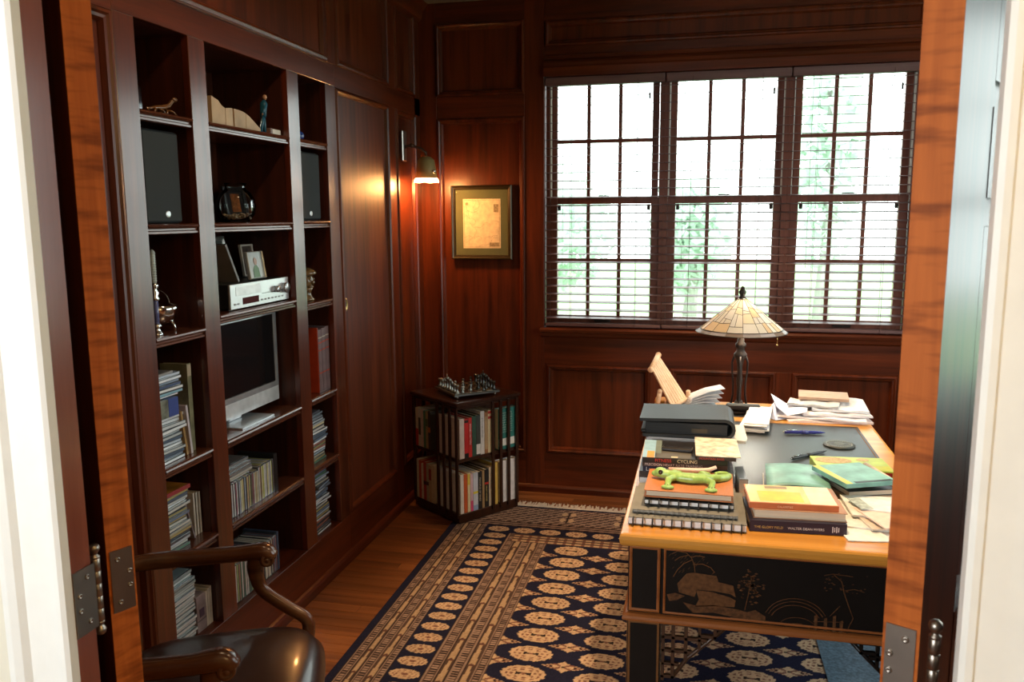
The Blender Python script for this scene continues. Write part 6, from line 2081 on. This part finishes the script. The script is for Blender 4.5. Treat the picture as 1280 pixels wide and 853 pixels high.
# ---- receiver with photographs
zz = SH[1][2] + .0003
rc_ = thing('stereo_receiver', (XF - .15, 2.80, zz), 'silver faced stereo receiver with two knobs on the middle shelf', 'receiver')
ry0, ry1, rh = 2.592, 3.012, .092
MB().bb(XF - .27, XF - .008, ry0, ry1, zz + .006, zz + rh, .002).build('case', black_p, rc_)
MB().bb(XF - .0078, XF, ry0, ry1, zz + .004, zz + rh, .0015).build('front_panel', alu, rc_)
MB().bb(XF, XF + .0012, ry0 + .035, ry0 + .205, zz + .050, zz + .082, .0004).build('disc_tray', pm('tray_silver', (.78, .79, .80), .35, metal=.4), rc_)
MB().bb(XF, XF + .0008, ry0 + .078, ry0 + .190, zz + .016, zz + .040).build('display', pm('display_red', (.06, .006, .006), .6, spec=.1), rc_)
for y, r_ in ((ry1 - .108, .013), (ry1 - .040, .020)):
    MB().lathe((XF, y, zz + .052), [(r_, 0), (r_, .016), (r_ * .92, .018), (.0001, .018)], 22, axis=(1, 0, 0)).build('knob', pm('knob_steel', (.42, .42, .43), .25, metal=.8), rc_)
me0 = None
for k in range(9):
    y = ry0 + .02 + k * .022 if k < 2 else ry0 + .205 + (k - 2) * .026
    MB().bb(XF, XF + .0025, y, y + .012, zz + .018, zz + .024, .0006).build('button', pm('button_grey', (.35, .35, .36), .4), rc_)
MB().bb(XF, XF + .0015, ry0 + .215, ry1 - .02, zz + .043, zz + .0445).build('trim_line', black_p, rc_)
for y in (ry0 + .03, ry1 - .03):
    MB().bb(XF - .05, XF - .02, y - .012, y + .012, zz, zz + .006).build('foot', black_p, rc_)
zr = zz + rh
r, fn = photo_frame(2.776, 2.890, zr, .104, XF - .030, R_(8), pm('frame_thin_silver', (.60, .62, .62), .25, metal=.7), pm('photo_grey', (.36, .38, .36), .35, var=.25, scale=12), 'small photograph of a person in green in a clear frame on the receiver', fw=.004)
MB().prism([(-.020, .006), (.024, .006), (.020, .040), (.008, .052), (-.006, .050), (-.018, .036)], -.001, .0006, fn=fn).build('green_coat', colm((.06, .16, .03)), r)
P = [(.003 + .011 * math.cos(2 * PI * k / 16), .066 + .014 * math.sin(2 * PI * k / 16)) for k in range(16)]
MB().prism(P, -.001, .0008, fn=fn).build('face', colm((.38, .22, .15)), r)
photo_frame(2.925, 3.012, zr, .125, XF - .14, R_(7), pm('frame_ivory', (.55, .50, .44), .4), pm('photo_dark2', (.05, .035, .03), .35, var=.8, scale=40), 'ivory framed dark photograph standing behind the green coat photograph', fw=.007)
r, fn = photo_frame(2.790, 2.915, zr, .160, XF - .19, R_(10), pm('frame_pewter', (.45, .45, .42), .25, metal=.8), pm('photo_shadow', (.10, .11, .10), .2, var=.6, scale=12, coat=.5), 'wide silver picture frame at the back on top of the receiver', fw=.018)
stand_box('photo_frame', 2.706, 2.718, zr, .155, .105, (pm('frame_grey', (.20, .18, .165), .4), pm('photo_white', (.50, .52, .54), .3, var=.5, scale=14)), 'dark grey picture frame leaning over edge-on at the near end of the receiver', 'picture frame', x=XF - .035, tilt=.50)

# ---- flat display on its foot
zz = SH[1][3] + .0003
xm = -1.672
mo = thing('flat_display', (xm, 2.755, zz), 'large flat silver framed computer display on a metal foot', 'monitor')
my0, my1, mz0, mz1 = 2.496, 3.012, zz + .030, zz + .402
MB().bb(xm - .035, xm - .002, my0, my1, mz0, mz1, .006).build('housing', alu, mo)
MB().ring(lambda u, v, w: (xm + w, u, v), my0, my1, mz0 + .058, mz1, [(0, -.002), (0, .003), (.020, .003), (.022, -.002)]).build('bezel', pm('bezel_silver', (.62, .64, .66), .25, metal=.7), mo)
MB().bb(xm - .002, xm + .003, my0, my1, mz0, mz0 + .058, .002).build('chin', pm('chin_silver', (.74, .76, .78), .3, metal=.35), mo)
MB().bb(xm - .0022, xm + .0004, my0 + .02, my1 - .02, mz0 + .080, mz1 - .018).build('screen', pm('screen_black', (.006, .007, .008), .10, coat=.3), mo)
m = MB().prism([(2.63, 0), (2.86, 0), (2.86, .005), (2.63, .005)], xm - .12, XF - .004, fn=lambda u, v, w: (w, u, zz + v))
m.build('foot', pm('foot_silver', (.66, .70, .74), .25, metal=.55), mo)
MB().bb(xm - .10, xm - .036, 2.70, 2.79, zz + .005, zz + .20, .004).build('neck', alu, mo)

# ---- carved head figurine, red volumes
zz = SH[2][2] + .0003
th = thing('carved_figurine', (XF - .03, 3.235, zz), 'glossy brown carved head figurine on a narrow stand', 'figurine')
tm = pm('totem_brown', (.13, .075, .03), .22, var=.7, scale=45, coat=.5)
cxx, cyy = XF - .035, 3.232
MB().lathe((cxx, cyy, zz), [(.032, 0), (.034, .008), (.026, .016), (.020, .030), (.024, .044), (.030, .056)], 18).build('pedestal', tm, th)
m = MB().ball((cxx, cyy, zz + .085), .036, 18, sq=(.9, 1, 1.05)).ball((cxx + .030, cyy, zz + .078), .010, 10).ball((cxx + .024, cyy - .016, zz + .092), .008, 8).ball((cxx + .024, cyy + .016, zz + .092), .008, 8).ball((cxx + .022, cyy, zz + .060), .014, 10, sq=(.8, 1.4, .5))
m.build('face', tm, th)
MB().lathe((cxx, cyy, zz + .108), [(.037, 0), (.046, .006), (.044, .014), (.034, .024), (.016, .032), (.0001, .034)], 20).build('cap', tm, th)
zz = SH[2][3] + .0003
redm = pm('slip_red', (.42, .045, .012), .45)
greyc = pm('volume_grey', (.16, .10, .10), .4, var=.2)
rs = thing('slipcase', (XF - .1, 3.26, zz), 'open red slipcase holding three purplish grey volumes', 'slipcase')
MB().bb(XF - .20, XF, 3.246, 3.2495, zz, zz + .286, .001).bb(XF - .20, XF - .197, 3.25, 3.355, zz, zz + .286).build('case', redm, rs)
for k, nm in enumerate(('first', 'second', 'third')):
    y0 = 3.251 + k * .0352
    r = stand_box('book', y0, y0 + .0345, zz - .0003, .276 + .003 * k, .19, (greyc, pm('gilt_edge_blue', (.20, .26, .34), .4)), '%s purplish grey volume in the red slipcase, counted from the stile' % nm, 'book', 'red boxed volumes', extra=[(.78, .80, redm), (.66, .68, redm), (.86, .88, colm((.45, .38, .30))), (.30, .32, redm)])

# ---- disc stacks, upright discs and boxes
whites = 'on the second shelf beneath the silver bowl'
zz = SH[0][3]
z = cd_stack(9, 2.2225, zz, 1, PALE, 'the low stack under the silver bowl', .004)
z = cd_stack(4, 2.229, z, 2, [(.80, .84, .86), (.62, .66, .68)], 'the wide white stack under the silver bowl', .006, width=.150, hs=[.0125])
bx0 = thing('box_set', (XF - .06, 2.21, z), 'box set with a dark picture and a blue end amid the disc stack', 'box set')
MB().bb(XF - .13, XF, 2.146, 2.212, z + .0003, z + .058, .001).build('picture_end', pm('box_picture', (.14, .15, .12), .3, var=.8, scale=30), bx0)
MB().bb(XF - .13, XF, 2.2122, 2.262, z + .0003, z + .058, .001).build('blue_end', colm((.025, .05, .24)), bx0)
z = cd_stack(7, 2.2235, z + .0585, 3, PALE + [(.08, .12, .22), (.25, .45, .55)], 'the stack above the blue ended box set', .008)
MB().box((XF - .066, 2.205, z + .0045), (.120, .100, .008), rotz(.1), .001).build('booklet', colm((.26, .25, .24)), label='grey booklet on the very top of the disc stack beneath the silver bowl', cat='booklet')
stand_box('book', 2.345, 2.367, zz, .292, .10, (pm('olive_book', (.20, .19, .11), .4, var=.4, scale=20), paper2), 'tall olive green book standing against the bay side', 'book', x=XF - .02, extra=[(.86, .99, colm((.46, .38, .27)))])
stand_box('book', 2.318, 2.329, zz, .165, .12, (pm('pale_pink_case', (.55, .48, .50), .3), paper), 'slim pale pink case leaning before the olive green book', 'book', x=XF - .004, tilt=.10)
stand_box('book', 2.300, 2.310, zz, .150, .12, (pm('amber_book', (.34, .20, .07), .4), paper2), 'narrow amber coloured book leaning beside the disc stack', 'book', x=XF - .008, tilt=.14)

zz = SH[0][4]
w2 = 'beneath the red and yellow album, third shelf'
z = cd_stack(13, 2.2225, zz, 4, MIXD, 'the colourful third shelf stack', .006, rzj=.04)
z = cd_stack(5, 2.2235, z, 5, PALE + MIXD, 'the few under the red and yellow album', .005)
al = MB().box((XF - .066, 2.222, z + .007), (.130, .146, .013), rotz(-.03), .001, 0)
al.box((XF - .066, 2.222, z + .0137), (.120, .136, .0006), rotz(-.03), 0, 1)
al.build('album', [colm((.32, .03, .03)), pm('album_cover', (.42, .16, .02), .3, var=.7, scale=9)], label='red and yellow boxed album topping the disc stack by the chair', cat='album')
for k in range(3):
    stand_box('record_sleeve', 2.345 + k * .0155, 2.357 + k * .0155, zz, .150 - .003 * k, .13, (pm('sleeve_cream', (.56, .50, .42), .5), paper2), '%s cream sleeve standing beyond the leaning grey cover' % ('first', 'second', 'third')[k], 'record sleeve', 'cream sleeves by the chair', x=XF - .03)
stand_box('record_sleeve', 2.328, 2.336, zz, .150, .13, (pm('sleeve_grey_print', (.28, .22, .24), .4, var=.6, scale=22), paper), 'leaning sleeve with a grey mauve printed cover above the chair arm', 'record sleeve', x=XF - .02, tilt=.30)

zz = .215
w3 = 'on the lowest shelf behind the armchair'
z = cd_stack(22, 2.2235, zz, 6, [(.66, .72, .74), (.78, .82, .82), (.52, .60, .62), (.30, .38, .40), (.60, .62, .64)], 'the tall pale stack behind the armchair', .005, rzj=.04)
bs = thing('box_set', (XF - .07, 2.33, zz), 'grey printed box set standing on the lowest shelf behind the armchair', 'box set')
MB().bb(XF - .13, XF - .01, 2.298, 2.352, zz + .0003, zz + .128, .001).build('cover', pm('box_grey_print', (.24, .19, .20), .4, var=.35, scale=18), bs)
MB().bb(XF - .009, XF - .0085, 2.312, 2.338, zz + .052, zz + .080).build('emblem', colm((.05, .03, .06)), bs)
MB().bb(XF - .0098, XF - .0088, 2.300, 2.350, zz + .040, zz + .042).build('rule', colm((.05, .04, .04)), bs)
for k in range(3):
    stand_box('disc_box', 2.3535 + k * .0125, 2.365 + k * .0125, zz, .125 + .004 * k, .13, (pm('sleeve_cream', (.56, .50, .42), .5), paper2), '%s cream disc box past the grey printed box set' % ('first', 'second', 'third')[k], 'disc box', 'cream disc boxes on the lowest shelf', x=XF - .012)

# middle bay, below the display
zz = SH[1][4]
w4 = 'below the flat display'
bb1 = MB().bb(XF - .15, XF - .002, 2.484, 2.530, zz + .0003, zz + .140, .001)
bb1.build('disc_holder', black_p, label='black disc holder against the stile below the flat display', cat='box')
y = cd_row(2.532, 17, zz, 11, [(.42, .42, .20), (.50, .40, .22), (.30, .36, .46), (.25, .10, .14), (.60, .58, .46), (.12, .10, .08), (.44, .36, .20), (.55, .58, .60)], 'the disc row below the flat display', .126)
y = cd_row(y, 11, zz, 12, [(.10, .09, .09), (.60, .56, .30), (.40, .42, .10), (.50, .50, .52), (.30, .18, .12), (.62, .62, .60)], 'the taller disc row below the flat display', .135)
MB().bb(XF - .16, XF - .002, y + .002, y + .028, zz + .0003, zz + .150, .001).build('disc_holder', black_p, label='black upright case ending the disc row below the flat display', cat='box')
z = cd_stack(5, 2.60, zz + .1275, 13, [(.20, .18, .17), (.34, .30, .26), (.46, .42, .36)], 'the flat pile on the upright discs', .004, width=.160, hs=[.0118], rzj=.03)
MB().bb(XF - .27, XF - .16, 2.49, 2.72, zz + .0003, zz + .17).build('storage_box', pm('back_row', (.20, .19, .12), .5, var=.8, scale=4, stretch=(1, 30, 1)), label='striped storage box behind the upright discs below the display', cat='box')
zz = .215
w5 = 'on the lowest shelf beyond the chair arm'
MB().bb(XF - .15, XF - .002, 2.484, 2.522, zz + .0003, zz + .150, .001).build('disc_holder', black_p, label='black disc holder on the lowest shelf beyond the chair arm', cat='box')
y = cd_row(2.524, 14, zz, 14, [(.55, .55, .56), (.32, .20, .16), (.10, .18, .14), (.62, .60, .60), (.30, .36, .42), (.34, .42, .20)], 'the lowest shelf row near the chair arm', .146)
y = cd_row(y, 14, zz, 15, [(.58, .60, .64), (.20, .12, .16), (.64, .62, .56), (.30, .34, .16), (.24, .32, .48), (.14, .18, .26), (.06, .06, .07)], 'the lowest shelf row, its far half', .146)
MB().bb(XF - .15, XF - .002, y + .002, y + .016, zz + .0003, zz + .156, .001).build('disc_holder', colm((.04, .07, .13)), label='dark blue case ending the lowest disc row beyond the chair arm', cat='box')
MB().bb(XF - .27, XF - .16, 2.49, 2.70, zz + .0003, zz + .19).build('storage_box', pm('back_row2', (.16, .20, .17), .5, var=.8, scale=4, stretch=(1, 30, 1)), label='striped storage box behind the discs on the lowest shelf', cat='box')

# far bay
zz = SH[2][4]
w6 = 'under the red volumes'
z = cd_stack(8, 3.232, zz, 16, MIXD, 'the low stack under the red volumes', .010)
z = cd_stack(5, 3.243, z, 17, PALE, 'the bright middle stack under the red volumes', .012)
z = cd_stack(2, 3.225, z, 18, [(.66, .58, .36), (.62, .60, .56)], 'the cream pair under the red volumes', .006, hs=[.014])
z = cd_stack(5, 3.222, z, 19, [(.10, .11, .13), (.20, .24, .28), (.40, .44, .48)], 'the dark upper stack under the red volumes', .014)
wr_ = MB()
for xx in (XF - .004,):
    wr_.sweep([(xx, 3.140, zz + .002), (xx, 3.140, zz + .19)], [.0013, .0013], n=6).sweep([(xx, 3.160, zz + .002), (xx, 3.155, zz + .15)], [.0012, .0012], n=6)
    for k in range(9):
        wr_.sweep([(xx, 3.140, zz + .015 + .02 * k), (xx, 3.158, zz + .012 + .02 * k)], [.0009, .0009], n=5)
wr_.sweep([(XF - .004, 3.140, zz + .002), (XF - .10, 3.140, zz + .002)], [.0013, .0013], n=6)
wr_.build('wire_rack', pm('rack_wire', (.40, .38, .30), .3, metal=.7), label='slim wire disc rack standing at the stile under the red volumes', cat='rack')
zz = .215
pc = thing('small_carton', (XF - .03, 3.15, zz), 'small cream carton at the foot of the farthest disc stack', 'carton')
MB().bb(XF - .05, XF, 3.124, 3.168, zz + .0003, zz + .052, .001).build('box', colm((.52, .42, .28)), pc)
MB().bb(XF - .05, XF - .0, 3.124, 3.168, zz + .0524, zz + .056, .0005).build('flap', colm((.46, .36, .24)), pc)
w7 = 'in the farthest low bay'
z = cd_stack(11, 3.246, zz, 20, MIXD + [(.02, .03, .06)], 'the dark stack in the farthest low bay', .008)
z = cd_stack(1, 3.215, z, 21, [(.6, .6, .56)], 'a wide cream layer in the farthest low bay', .002, width=.18)
z = cd_stack(8, 3.255, z, 22, PALE, 'the jumbled bright stack in the farthest low bay', .014, rzj=.12)
z = cd_stack(6, 3.240, z, 23, MIXD + [(.25, .36, .50)], 'the blue toned stack in the farthest low bay', .012, rzj=.10)
